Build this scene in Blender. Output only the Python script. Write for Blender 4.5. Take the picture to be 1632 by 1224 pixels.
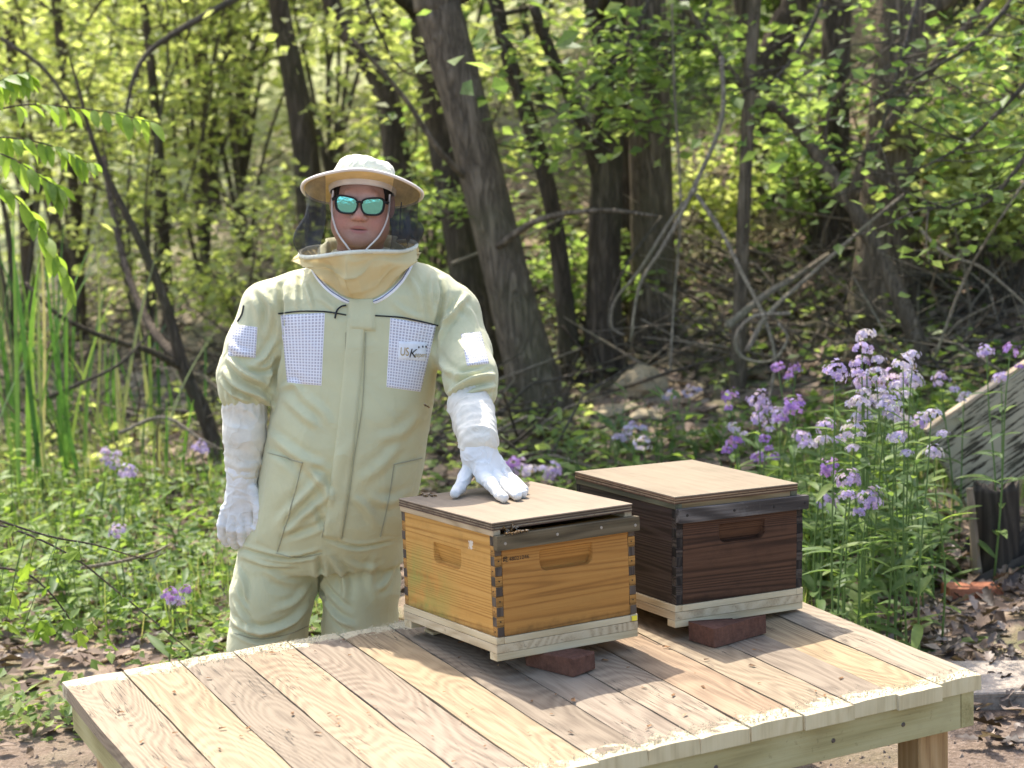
import bpy, bmesh, math, random
import numpy as np
from mathutils import Vector, Matrix
from mathutils.bvhtree import BVHTree
for o in list(bpy.data.objects): bpy.data.objects.remove(o)
R = math.radians
SC = bpy.context.scene
COL = SC.collection
random.seed(7); RNG = np.random.default_rng(7)
TZ = 0.45                                   # height of the deck above the ground

# ------------------------------------------------------------------ camera
FPX, PITCH, ROLL, CAMH = 3042.58, 0.168116, -0.0433146, 1.50797 + TZ
_f = np.array([0, math.cos(PITCH), -math.sin(PITCH)]); _u = np.array([0, math.sin(PITCH), math.cos(PITCH)]); _x = np.array([1., 0, 0])
CX = _x*math.cos(ROLL) + _u*math.sin(ROLL); CU = -_x*math.sin(ROLL) + _u*math.cos(ROLL); CF = _f
CP = np.array([0, 0, CAMH])
cam = bpy.data.cameras.new('camera'); camo = bpy.data.objects.new('camera', cam); COL.objects.link(camo)
camo.matrix_world = Matrix(((CX[0], CU[0], -CF[0], CP[0]), (CX[1], CU[1], -CF[1], CP[1]), (CX[2], CU[2], -CF[2], CP[2]), (0, 0, 0, 1)))
cam.sensor_width = 36; cam.lens = 36*FPX/1632; cam.clip_end = 400; cam.clip_start = 0.05
cam.dof.use_dof = True; cam.dof.focus_distance = 5.0; cam.dof.aperture_fstop = 3.6
SC.camera = camo
SC.render.resolution_x = 1024; SC.render.resolution_y = 768

# ------------------------------------------------------------------ sky, sun, exposure
SUN_EL, SUN_AZ = R(57), R(-23)              # azimuth from +Y towards +X
wd = bpy.data.worlds.new('World'); SC.world = wd; wd.use_nodes = True
wn = wd.node_tree; bg = wn.nodes['Background']
sky = wn.nodes.new('ShaderNodeTexSky'); sky.sky_type = 'NISHITA'; sky.sun_disc = False
sky.sun_elevation = SUN_EL; sky.sun_rotation = SUN_AZ; sky.air_density = 1.0; sky.dust_density = 3.0; sky.ozone_density = 1.0
wn.links.new(sky.outputs[0], bg.inputs[0]); bg.inputs[1].default_value = 0.15
sl = bpy.data.lights.new('sun', 'SUN'); sl.energy = 2.6; sl.angle = R(0.53); sl.color = (1, .95, .87)
so = bpy.data.objects.new('sun', sl); COL.objects.link(so)
SUND = Vector((math.sin(SUN_AZ)*math.cos(SUN_EL), math.cos(SUN_AZ)*math.cos(SUN_EL), math.sin(SUN_EL)))
so.rotation_euler = SUND.to_track_quat('Z', 'Y').to_euler(); so.location = (0, 0, 12)
vs = SC.view_settings; vs.view_transform = 'Standard'; vs.look = 'None'; vs.exposure = 1.74; vs.gamma = 1; vs.use_curve_mapping = False
SC.cycles.max_bounces = 8; SC.cycles.transparent_max_bounces = 16; SC.cycles.transmission_bounces = 4
SC.cycles.use_denoising = True; SC.cycles.sample_clamp_indirect = 6

# ------------------------------------------------------------------ pixel -> place
def ray(px, py): return CF + CX*(px-816)/FPX + CU*(612-py)/FPX
def at_y(px, py, y): d = ray(px, py); return CP + d*(y/d[1])
def at_z(px, py, z): d = ray(px, py); return CP + d*((z-CAMH)/d[2])
def V(a): return Vector((float(a[0]), float(a[1]), float(a[2])))

# ------------------------------------------------------------------ numpy noise
def _hash(i, j, k, s):
    h = (i*374761393 + j*668265263 + k*2147483647 + s*974711) & 0xffffffff
    h = ((h ^ (h >> 13))*1274126177) & 0xffffffff
    return ((h ^ (h >> 16)) & 0xffff)/32767.5 - 1
def vnoise(p, s=0):
    p = np.asarray(p, float); q = np.floor(p); f = p-q; q = q.astype(np.int64); f = f*f*(3-2*f); r = 0
    for a in (0, 1):
        for b in (0, 1):
            for c in (0, 1):
                w = (f[..., 0] if a else 1-f[..., 0])*(f[..., 1] if b else 1-f[..., 1])*(f[..., 2] if c else 1-f[..., 2])
                r = r + w*_hash(q[..., 0]+a, q[..., 1]+b, q[..., 2]+c, s)
    return r

# ------------------------------------------------------------------ material helper
class G:
    def __init__(s, name):
        s.m = bpy.data.materials.new(name); s.m.use_nodes = True; s.t = s.m.node_tree; s.t.nodes.clear()
        s.out = s.t.nodes.new('ShaderNodeOutputMaterial')
    def put(s, sock, v):
        if isinstance(v, bpy.types.NodeSocket): s.t.links.new(v, sock)
        elif v is not None:
            if hasattr(sock, 'default_value'):
                if sock.type == 'RGBA' and len(v) == 3: v = (*v, 1)
                sock.default_value = v
    def n(s, t, ins=None, out=0, **props):
        nd = s.t.nodes.new('ShaderNode'+t)
        for k, v in props.items(): setattr(nd, k, v)
        for k, v in (ins or {}).items(): s.put(nd.inputs[k], v)
        return nd.outputs[out]
    def co(s, scale=(1, 1, 1), rnd=True, kind='Object', rot=(0, 0, 0)):
        c = s.n('TexCoord', out=kind)
        if rnd:
            r = s.n('ObjectInfo', out='Random'); r = s.math('MULTIPLY', r, 37.)
            c = s.n('VectorMath', {0: c, 1: s.n('CombineXYZ', {0: r, 1: r, 2: r})}, operation='ADD')
        return s.n('Mapping', {'Vector': c, 'Scale': scale, 'Rotation': rot})
    def noise(s, v, scale, detail=4, rough=.55, dist=0, out=0):
        return s.n('TexNoise', {'Vector': v, 'Scale': scale, 'Detail': detail, 'Roughness': rough, 'Distortion': dist}, out)
    def math(s, op, a, b=0.0, c=None, clamp=False):
        nd = s.t.nodes.new('ShaderNodeMath'); nd.operation = op; nd.use_clamp = clamp
        s.put(nd.inputs[0], a); s.put(nd.inputs[1], b)
        if c is not None: s.put(nd.inputs[2], c)
        return nd.outputs[0]
    def ramp(s, f, stops, interp='LINEAR'):
        nd = s.t.nodes.new('ShaderNodeValToRGB'); s.put(nd.inputs[0], f); e = nd.color_ramp.elements; nd.color_ramp.interpolation = interp
        while len(e) < len(stops): e.new(.5)
        for q, (p, c) in zip(e, stops): q.position = p; q.color = (*c, 1) if not isinstance(c, (int, float)) else (c, c, c, 1)
        return nd.outputs[0]
    def mix(s, f, a, b, blend='MIX'):
        nd = s.t.nodes.new('ShaderNodeMix'); nd.data_type = 'RGBA'; nd.blend_type = blend; nd.clamp_factor = True
        s.put(nd.inputs[0], f); s.put(nd.inputs[6], a); s.put(nd.inputs[7], b); return nd.outputs[2]
    def sep(s, v, i): return s.n('SeparateXYZ', {0: v}, i)
    def step(s, v, a, b): return s.n('MapRange', {0: v, 1: a, 2: b, 3: 0., 4: 1.})
    def bump(s, h, strength=.3, dist=.01): return s.n('Bump', {'Height': h, 'Strength': strength, 'Distance': dist})
    def pbr(s, col, rough=.7, normal=None, spec=.3, metal=0., trans=None, **kw):
        b = s.n('BsdfPrincipled', {'Base Color': col, 'Roughness': rough, 'Normal': normal, 'Specular IOR Level': spec, 'Metallic': metal, **kw})
        if trans is not None:
            t = s.n('BsdfTranslucent', {'Color': trans[0], 'Normal': normal}); b = s.n('MixShader', {0: trans[1], 1: b, 2: t})
        s.t.links.new(b, s.out.inputs[0]); return s.m

# ------------------------------------------------------------------ mesh helpers
def setp(o, label=None, cat=None, group=None, kind=None):
    for k, v in (('label', label), ('category', cat), ('group', group), ('kind', kind)):
        if v: o[k] = v
    return o
def link(name, me, parent=None, **tags):
    o = bpy.data.objects.new(name, me); COL.objects.link(o)
    if parent is not None: o.parent = parent
    return setp(o, **tags)
def empty(name, mat=None, label=None, cat=None, group=None):
    o = bpy.data.objects.new(name, None); COL.objects.link(o); o.empty_display_size = .1
    if mat is not None: o.matrix_world = mat
    return setp(o, label, cat, group)
def mesh(name, vs, fs, mats=(), smooth=False, midx=None):
    me = bpy.data.meshes.new(name)
    if isinstance(vs, np.ndarray): vs = vs.tolist()
    if isinstance(fs, np.ndarray): fs = fs.tolist()
    me.from_pydata(vs, [], fs)
    for m in (mats if isinstance(mats, (list, tuple)) else [mats]): me.materials.append(m)
    if midx is not None: me.polygons.foreach_set('material_index', np.asarray(midx, np.int32))
    if smooth: me.polygons.foreach_set('use_smooth', np.ones(len(me.polygons), bool))
    me.update(); return me
def bm_mesh(name, bm, mats=(), smooth=False):
    me = bpy.data.meshes.new(name); bmesh.ops.recalc_face_normals(bm, faces=bm.faces); bm.to_mesh(me); bm.free()
    for m in (mats if isinstance(mats, (list, tuple)) else [mats]): me.materials.append(m)
    if smooth: me.polygons.foreach_set('use_smooth', np.ones(len(me.polygons), bool))
    return me
def box_bm(x0, x1, y0, y1, z0, z1, bev=.0015, seg=1, bm=None):
    b = bmesh.new()
    bmesh.ops.create_cube(b, size=1, matrix=Matrix.Translation(((x0+x1)/2, (y0+y1)/2, (z0+z1)/2)) @ Matrix.Diagonal((abs(x1-x0), abs(y1-y0), abs(z1-z0), 1)))
    if bev: bmesh.ops.bevel(b, geom=b.edges[:], offset=bev, segments=seg, affect='EDGES', profile=.6)
    if bm is None: return b
    t = bpy.data.meshes.new('t'); b.to_mesh(t); b.free(); bm.from_mesh(t); bpy.data.meshes.remove(t); return bm
def boxo(name, x0, x1, y0, y1, z0, z1, m, parent=None, bev=.0015, jig=0., **tags):
    b = box_bm(x0, x1, y0, y1, z0, z1, bev)
    if jig:
        for v in b.verts: v.co += Vector((random.uniform(-jig, jig), random.uniform(-jig, jig), random.uniform(-jig, jig)))
    return link(name, bm_mesh(name, b, m), parent, **tags)
def tube(pts, rad, n=8, caps=True, wob=0., seed=0):
    """tapered tube round a polyline -> verts, faces"""
    P = np.asarray(pts, float); N = len(P); rad = np.broadcast_to(np.asarray(rad, float), (N,))
    T = np.gradient(P, axis=0); T /= np.linalg.norm(T, axis=1)[:, None]+1e-9
    up = np.array([0, 0, 1.]) if abs(T[0, 2]) < .9 else np.array([1., 0, 0])
    vs = []; a = np.arange(n)*2*math.pi/n; u = np.cross(up, T[0]); u /= np.linalg.norm(u)
    rg = np.random.default_rng(seed)
    for i in range(N):
        u = u - T[i]*(u@T[i]); u /= np.linalg.norm(u)+1e-9; v = np.cross(T[i], u)
        r = rad[i]*(1+wob*rg.uniform(-1, 1, n))
        vs.append(P[i] + (np.cos(a)*r)[:, None]*u + (np.sin(a)*r)[:, None]*v)
    vs = np.concatenate(vs); fs = []
    for i in range(N-1):
        for k in range(n): k2 = (k+1) % n; fs.append((i*n+k, i*n+k2, (i+1)*n+k2, (i+1)*n+k))
    if caps: fs.append(tuple(range(n-1, -1, -1))); fs.append(tuple((N-1)*n+k for k in range(n)))
    return vs, fs
class MB:
    def __init__(s): s.parts = []; s.v = []; s.f = []; s.m = []; s.c = 0
    def add(s, vf, m=0):
        v, f = vf; v = np.asarray(v, float); s.v.append(v); s.parts.append(f); s.f += [tuple(i+s.c for i in q) for q in f]; s.m += [m]*len(f); s.c += len(v); return s
    def mesh(s, name, mats, smooth=True): return mesh(name, np.concatenate(s.v), s.f, mats, smooth, s.m)
def spline(pts, n):
    """Catmull-Rom through points, n samples"""
    P = np.asarray(pts, float); P = np.concatenate([[2*P[0]-P[1]], P, [2*P[-1]-P[-2]]]); m = len(P)-3
    t = np.linspace(0, m-1e-6, n); i = t.astype(int); f = (t-i)[:, None]
    a, b, c, d = P[i], P[i+1], P[i+2], P[i+3]
    return .5*((2*b)+(c-a)*f+(2*a-5*b+4*c-d)*f*f+(3*b-a-3*c+d)*f**3)
def surface_nets(D, org, h):
    """isosurface D=0 of a grid -> verts, quads"""
    s = D < 0; nx, ny, nz = D.shape
    cell = np.zeros((nx-1, ny-1, nz-1), np.int8)
    for a in (0, 1):
        for b in (0, 1):
            for c in (0, 1): cell += s[a:nx-1+a, b:ny-1+b, c:nz-1+c]
    act = (cell > 0) & (cell < 8); idx = np.full(act.shape, -1, np.int64); I = np.argwhere(act); idx[act] = np.arange(len(I))
    acc = np.zeros((len(I), 3)); cnt = np.zeros(len(I))
    corners = [(a, b, c) for a in (0, 1) for b in (0, 1) for c in (0, 1)]
    for p in corners:
        for ax in range(3):
            if p[ax]: continue
            q = list(p); q[ax] = 1
            d0 = D[I[:, 0]+p[0], I[:, 1]+p[1], I[:, 2]+p[2]]; d1 = D[I[:, 0]+q[0], I[:, 1]+q[1], I[:, 2]+q[2]]
            m = (d0 < 0) != (d1 < 0); t = np.where(m, d0/np.where(m, d0-d1, 1), 0)
            pos = np.tile(np.array(p, float), (len(I), 1)); pos[:, ax] = t
            acc[m] += pos[m]; cnt[m] += 1
    vs = np.asarray(org) + (I + acc/cnt[:, None])*h
    qs = []
    for ax in range(3):
        o1, o2 = (ax+1) % 3, (ax+2) % 3
        a = [slice(None)]*3; b = [slice(None)]*3; a[ax] = slice(0, -1); b[ax] = slice(1, None)
        s0, s1 = s[tuple(a)], s[tuple(b)]; E = np.argwhere(s0 != s1)
        ok = (E[:, o1] > 0) & (E[:, o2] > 0) & (E[:, o1] < D.shape[o1]-1) & (E[:, o2] < D.shape[o2]-1); E = E[ok]
        fl = s0[E[:, 0], E[:, 1], E[:, 2]]
        def c(d1, d2):
            F = E.copy(); F[:, o1] += d1; F[:, o2] += d2; return idx[F[:, 0], F[:, 1], F[:, 2]]
        q = np.stack([c(-1, -1), c(0, -1), c(0, 0), c(-1, 0)], 1); q[~fl] = q[~fl][:, ::-1]; qs.append(q)
    return vs, np.concatenate(qs)
def vnormals(v, q):
    n = np.cross(v[q[:, 2]]-v[q[:, 0]], v[q[:, 3]]-v[q[:, 1]]); N = np.zeros_like(v)
    for k in range(4): np.add.at(N, q[:, k], n)
    return N/(np.linalg.norm(N, axis=1)[:, None]+1e-12)
def smin(a, b, k): h = np.clip(.5+.5*(b-a)/k, 0, 1); return b+(a-b)*h-k*h*(1-h)
def grid(lo, hi, h):
    ax = [np.arange(l, u+h, h, dtype=np.float32) for l, u in zip(lo, hi)]
    return np.meshgrid(*ax, indexing='ij', sparse=True)
def capsule(X, Y, Z, a, b, ra, rb):
    a = np.asarray(a, np.float32); ba = np.asarray(b, np.float32)-a
    px, py, pz = X-a[0], Y-a[1], Z-a[2]
    t = np.clip((px*ba[0]+py*ba[1]+pz*ba[2])/(ba@ba), 0, 1)
    return np.sqrt((px-t*ba[0])**2+(py-t*ba[1])**2+(pz-t*ba[2])**2)-(ra+(rb-ra)*t)
def ellip(X, Y, Z, c, r):
    k0 = np.sqrt(((X-c[0])/r[0])**2+((Y-c[1])/r[1])**2+((Z-c[2])/r[2])**2)
    return (k0-1)*min(r)
# ------------------------------------------------------------------ wood
def wood(name, cols, grain=1., rough=.75, axis=0, bands=14., dirt=None, dirtamt=.5, tint=False, sawdust=None, contrast=1., scale=1., crack=False):
    """cols: dark line, mid, light; grain runs along local `axis`"""
    g = G(name); sc = [55.*scale]*3; sc[axis] = 1.6*scale
    c = g.co(tuple(sc)); big = [3.*scale]*3; big[axis] = .7*scale; cb = g.co(tuple(big))
    fine = g.noise(c, 3.2*grain, 6, .65); mid = g.noise(cb, 2.2, 3, .5)
    ph = g.math('MULTIPLY', g.noise(cb, 1.0, 2, .5), bands*9.)
    rings = g.math('MULTIPLY_ADD', g.math('SINE', ph), .5, .5)
    f = g.math('ADD', g.math('ADD', g.math('MULTIPLY', rings, .24*contrast), .09*contrast), g.math('MULTIPLY', fine, .55))
    f = g.math('ADD', f, g.math('MULTIPLY', g.math('SUBTRACT', mid, .5), .28))
    col = g.ramp(f, [(.18, cols[0]), (.45, cols[1]), (.8, cols[2])])
    if tint: col = g.mix(1., col, g.n('Attribute', attribute_type='OBJECT', attribute_name='tint', out='Color'), 'MULTIPLY')
    if dirt:
        dn = g.noise(g.co((1, 1, 1)), 7., 6, .7); col = g.mix(g.math('MULTIPLY', g.step(dn, .5, .72), dirtamt), col, dirt)
        sp = g.noise(g.co((1, 1, 1)), 70., 3, .6); col = g.mix(g.math('MULTIPLY', g.step(sp, .64, .7), dirtamt), col, tuple(x*.35 for x in dirt))
    h = g.math('ADD', g.math('MULTIPLY', fine, .7), g.math('MULTIPLY', rings, .25))
    if crack:
        cs = [22.]*3; cs[axis] = .9; cn = g.noise(g.co(tuple(cs)), 1.6, 4, .6, .3); ck = g.math('MULTIPLY', g.step(g.math('ABSOLUTE', g.math('SUBTRACT', cn, .5)), .012, .003), g.step(g.noise(g.co((1, 1, 1)), 4.5, 3), .5, .6))
        col = g.mix(g.math('MULTIPLY', ck, .85), col, tuple(x*.35 for x in cols[0])); h = g.math('SUBTRACT', h, g.math('MULTIPLY', ck, 1.2))
        ks = [6.]*3; ks[axis] = 2.6; kd = g.n('TexVoronoi', {'Vector': g.co(tuple(ks)), 'Scale': .8, 'Randomness': 1.}, 0); kn = g.step(kd, .13, .06); col = g.mix(g.math('MULTIPLY', kn, .6), col, cols[0])
    if sawdust:
        o = g.n('TexCoord', out='Object'); x = g.sep(o, axis)
        e = g.math('ADD', g.step(x, sawdust[0], sawdust[1]), g.step(x, sawdust[2], sawdust[3]))
        n1 = g.noise(g.co((1, 1, 1)), 16., 5, .7)
        msk = g.step(g.math('ADD', n1, g.math('MULTIPLY', e, .42)), .76, .86)
        gr = g.noise(o, 420., 3, .7); col = g.mix(msk, col, g.ramp(gr, [(.3, (.42, .35, .22)), (.65, (.56, .49, .33))]))
        h = g.math('ADD', h, g.math('MULTIPLY', g.math('MULTIPLY', gr, msk), 1.5))
    return g.pbr(col, rough, g.bump(h, .35, .004), spec=.2)
PLANK_END = wood('fresh_sawn_end', ((.42, .34, .19), (.56, .47, .27), (.64, .55, .34)), axis=2, rough=.85)
PLANK = wood('rough_deck_wood', ((.13, .10, .072), (.272, .225, .163), (.35, .302, .228)), bands=30., dirt=(.20, .155, .11), dirtamt=.16, tint=True, axis=1, crack=True, contrast=.5,
             sawdust=(-.12, -.03, -1.10, -1.2))
RIM = wood('treated_pine', ((.20, .16, .065), (.36, .31, .14), (.45, .40, .21)), bands=7., axis=0, dirt=(.22, .17, .08), dirtamt=.25)
POST = wood('orange_pine_post', ((.22, .12, .05), (.40, .25, .11), (.5, .34, .17)), axis=2)

# ------------------------------------------------------------------ platform (deck on legs)
TA, TL, TD = 0.443487, 1.949, 1.2157
TM = Matrix.Translation((-1.17816, 4.67041, TZ)) @ Matrix.Rotation(TA, 4, 'Z')   # local x along the back edge, local -y towards the camera side
deck = empty('wooden_platform', Matrix.Translation((0, 0, -TZ)) @ TM, 'low wooden platform of rough pale planks on square posts, carrying both beehives', 'platform')
deck.matrix_world = Matrix.Translation((-1.17816, 4.67041, 0)) @ Matrix.Rotation(TA, 4, 'Z')
bnd = [0, .158, .307, .453, .605, .747, .893, 1.019, 1.154, 1.286, 1.429, 1.568, 1.693, 1.82, 1.949]
tints = [(1.0, .93, .84), (1.14, 1.05, .86), (.82, .78, .74), (1.12, 1.02, .88), (.98, .93, .9), (1.2, 1.08, .88), (.83, .79, .75), (.96, .92, .9), (1.12, 1.06, 1.0), (1.1, .94, .8), (1.05, .98, .86), (.86, .82, .79), (1.2, 1.06, .82), (1.08, 1.04, .98)]
def plank_mesh(w, L, t, seed):
    rg = np.random.default_rng(seed); ny = 26; nx = 4; vs = []; fs = []; mi = []
    y = -np.linspace(0, L, ny+1); x = np.linspace(0, w, nx+1)
    ed0 = .0018*vnoise(np.stack([y*9, y*0+seed, y*0], -1), 3); ed1 = .0018*vnoise(np.stack([y*9, y*0+seed+50, y*0], -1), 4)
    cup = rg.uniform(-.0025, .0025)
    for lay in (0, 1):
        for j in range(ny+1):
            for i in range(nx+1):
                u = i/nx; xx = x[i] + (ed0[j]*(1-u) + ed1[j]*u); zz = -t if lay == 0 else cup*(1-(2*u-1)**2) + .0012*math.sin(y[j]*7+seed)
                if lay == 1 and i in (0, nx): zz -= .0022
                if lay == 1 and i in (0, nx): xx += .0012*(1 if i == 0 else -1)
                vs.append((xx, y[j] + (rg.uniform(-.002, .002) if j in (0, ny) and lay else 0), zz))
    n1 = (nx+1)*(ny+1); id = lambda l, j, i: l*n1 + j*(nx+1) + i
    for j in range(ny):
        for i in range(nx):
            fs.append((id(1, j, i), id(1, j+1, i), id(1, j+1, i+1), id(1, j, i+1))); mi.append(0)
            fs.append((id(0, j, i), id(0, j, i+1), id(0, j+1, i+1), id(0, j+1, i))); mi.append(0)
        fs.append((id(0, j, 0), id(0, j+1, 0), id(1, j+1, 0), id(1, j, 0))); mi.append(0)
        fs.append((id(0, j+1, nx), id(0, j, nx), id(1, j, nx), id(1, j+1, nx))); mi.append(0)
    for i in range(nx):
        fs.append((id(0, 0, i+1), id(0, 0, i), id(1, 0, i), id(1, 0, i+1))); mi.append(1)
        fs.append((id(0, ny, i), id(0, ny, i+1), id(1, ny, i+1), id(1, ny, i))); mi.append(1)
    return mesh('deck_plank', vs, fs, [PLANK, PLANK_END], False, mi)
for k in range(14):
    gap = random.uniform(.0012, .0032); w = bnd[k+1]-bnd[k]-gap; off = random.uniform(-.006, .006)
    o = link('deck_plank', plank_mesh(w, TD + random.uniform(-.004, .006), .038, k*7+1), deck)
    o.location = (bnd[k]+gap/2, off, TZ + random.uniform(-.0012, .0012)); o['tint'] = tuple(1+(c-1)*1.1 for c in tints[k])
zt = TZ-.0395
boxo('rim_board', .058, TL-.058, -TD+.012, -TD+.050, zt-.089, zt, RIM, deck)
boxo('rim_board', .058, TL-.058, -.050, -.012, zt-.089, zt, RIM, deck)
RIMY = wood('treated_pine_side', ((.22, .18, .07), (.38, .33, .15), (.47, .42, .22)), bands=7., axis=1, dirt=(.22, .17, .08), dirtamt=.2)
boxo('rim_board', .018, .056, -TD+.0125, -.0125, zt-.0885, zt, RIMY, deck)
boxo('rim_board', TL-.056, TL-.018, -TD+.0125, -.0125, zt-.0885, zt, RIMY, deck)
for x in (.06, TL-.151):
    for y in (-TD+.053, -.144): boxo('leg', x, x+.089, y, y+.089, 0, zt-.001, POST, deck, bev=.004)
SCREW = G('screw_head').pbr((.12, .11, .10), .45, metal=.8)
def screw(loc, nrm, parent, r=.004, m=None):
    bm = bmesh.new(); bmesh.ops.create_cone(bm, cap_ends=True, segments=10, radius1=r, radius2=r*.8, depth=.0016)
    o = link('screw', bm_mesh('screw', bm, m or SCREW), parent); o.location = loc; o.rotation_euler = Vector(nrm).to_track_quat('Z', 'Y').to_euler(); return o
for x in (.35, .8, 1.2, 1.52, 1.72): screw((x, -TD+.011, zt-.045), (0, -1, 0), deck, .006)
# sawdust: loose grains along the cut ends of the planks
def sawdust():
    n = 6000; rg = np.random.default_rng(3)
    x = rg.uniform(.01, TL-.01, n); e = np.abs(rg.normal(0, .035, n)); back = rg.random(n) < .55
    y = np.where(back, -.004-e*1.3, -TD+.006+e*.8); y = np.clip(y, -TD+.004, -.004)
    keep = vnoise(np.stack([x*9, y*9, x*0], -1), 11) + .25 > rg.uniform(-.6, .8, n); x, y = x[keep], y[keep]; n = len(x)
    s = rg.uniform(.0008, .0026, n); a = rg.uniform(0, 6.3, n); z = TZ+.0028+s*.3
    P = []
    for k in range(3): P.append(np.stack([x+s*np.cos(a+k*2.1)*1.3, y+s*np.sin(a+k*2.1)*.9, z-s*.5], -1))
    P.append(np.stack([x, y, z+s*.8], -1)); v = np.stack(P, 1).reshape(-1, 3)
    b = np.arange(n)[:, None]*4; f = np.concatenate([b+np.array([q]) for q in ((0, 1, 3), (1, 2, 3), (2, 0, 3))])
    g = G('sawdust_grain'); m = g.pbr(g.ramp(g.noise(g.co((1, 1, 1), False), 300.), [(.3, (.42, .35, .21)), (.7, (.58, .51, .34))]), .9)
    link('sawdust', mesh('sawdust', v, f, m), deck, kind='stuff')
    n = 160; x = rg.uniform(.02, TL-.02, n); y = -rg.uniform(.02, TD-.02, n); s = rg.gamma(2., .0012, n)+.0008; a = rg.uniform(0, 6.28, n); P = []
    for u, w, h in ((-1.6, -.5, 0), (1.4, -.6, .3), (1.7, .5, .2), (-1.2, .6, .5)): P.append(np.stack([x+s*(u*np.cos(a)-w*np.sin(a)), y+s*(u*np.sin(a)+w*np.cos(a)), TZ+.0032+s*h], -1))
    v = np.stack(P, 1).reshape(-1, 3); b = np.arange(n)[:, None]*4; f = b+np.array([[0, 1, 2, 3]]); g = G('bark_chip')
    link('wood_chips', mesh('wood_chips', v, f, g.pbr(g.ramp(g.noise(g.co((1, 1, 1), False), 60.), [(.35, (.06, .035, .02)), (.6, (.26, .13, .05)), (.7, (.4, .3, .17))]), .9)), deck, kind='stuff')
sawdust()

# ------------------------------------------------------------------ hives
def hive_matrix(F, yaw, tx, ty, z):
    ex = Vector((math.cos(yaw), math.sin(yaw), tx)).normalized(); ey = Vector((-math.sin(yaw), math.cos(yaw), ty)); ey = (ey-ex*ey.dot(ex)).normalized(); ez = ex.cross(ey)
    M = Matrix((ex, ey, ez)).transposed().to_4x4(); M.translation = (F[0], F[1], z+TZ); return M
def panel(name, W, H, m, parent, mat, hh=None, th=.02, depth=.02):
    """board W x H standing in local xz, outer face at y=0 facing -y; hh = (u0,u1,v0,v1) hand hold scooped into it"""
    vs = []; fs = []
    if hh:
        us = np.unique(np.concatenate([np.linspace(0, W, 12), np.linspace(hh[0]-.004, hh[1]+.004, 70)])); ws = np.unique(np.concatenate([np.linspace(0, H, 8), np.linspace(hh[2]-.004, hh[3]+.004, 34)]))
    else: us = np.linspace(0, W, 9); ws = np.linspace(0, H, 7)
    nu, nw = len(us), len(ws)
    for w in ws:
        for u in us:
            d = 0.
            if hh:
                r = .022; cx = min(max(u, hh[0]+r), hh[1]-r); cw = max(w, hh[2]+r)
                sd = math.hypot(u-cx, min(0, w-cw))-r; sd = max(sd, w-hh[3])
                if sd < 0: d = depth*min(1, -sd/.0035)*(.22+.78*(1-(w-hh[2])/(hh[3]-hh[2])))
            d += .0006*math.sin(w*31+u*3)
            vs.append((u, d, w))
    fs = [(j*nu+i, j*nu+i+1, (j+1)*nu+i+1, (j+1)*nu+i) for j in range(nw-1) for i in range(nu-1)]
    b = len(vs); vs += [(0, th, 0), (W, th, 0), (W, th, H), (0, th, H)]
    fs.append((b+1, b, b+3, b+2)); fs.append(tuple(range(nu-1, -1, -1))+(b, b+1)); fs.append(tuple((nw-1)*nu+i for i in range(nu))+(b+2, b+3))
    fs.append(tuple(j*nu for j in range(nw))+(b+3, b)); fs.append(tuple(j*nu+nu-1 for j in range(nw-1, -1, -1))+(b+1, b+2))
    me = mesh(name, vs, fs, m); o = link(name, me, parent); o.matrix_local = mat
    o2 = me; return o
def finger_mesh(m_long, m_end, kind, t, h):
    """corner cube; kind 0: end grain on the -y face (long grain on x faces), kind 1: the other way round"""
    b = box_bm(0, t, 0, t, 0, h, .0008); b.normal_update(); me = bm_mesh('joint_finger', b, [m_long, m_end])
    for p in me.polygons:
        n = p.normal; p.material_index = 1 if (abs(n.y) > .8 if kind == 0 else abs(n.x) > .8) else 0
    return me
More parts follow.
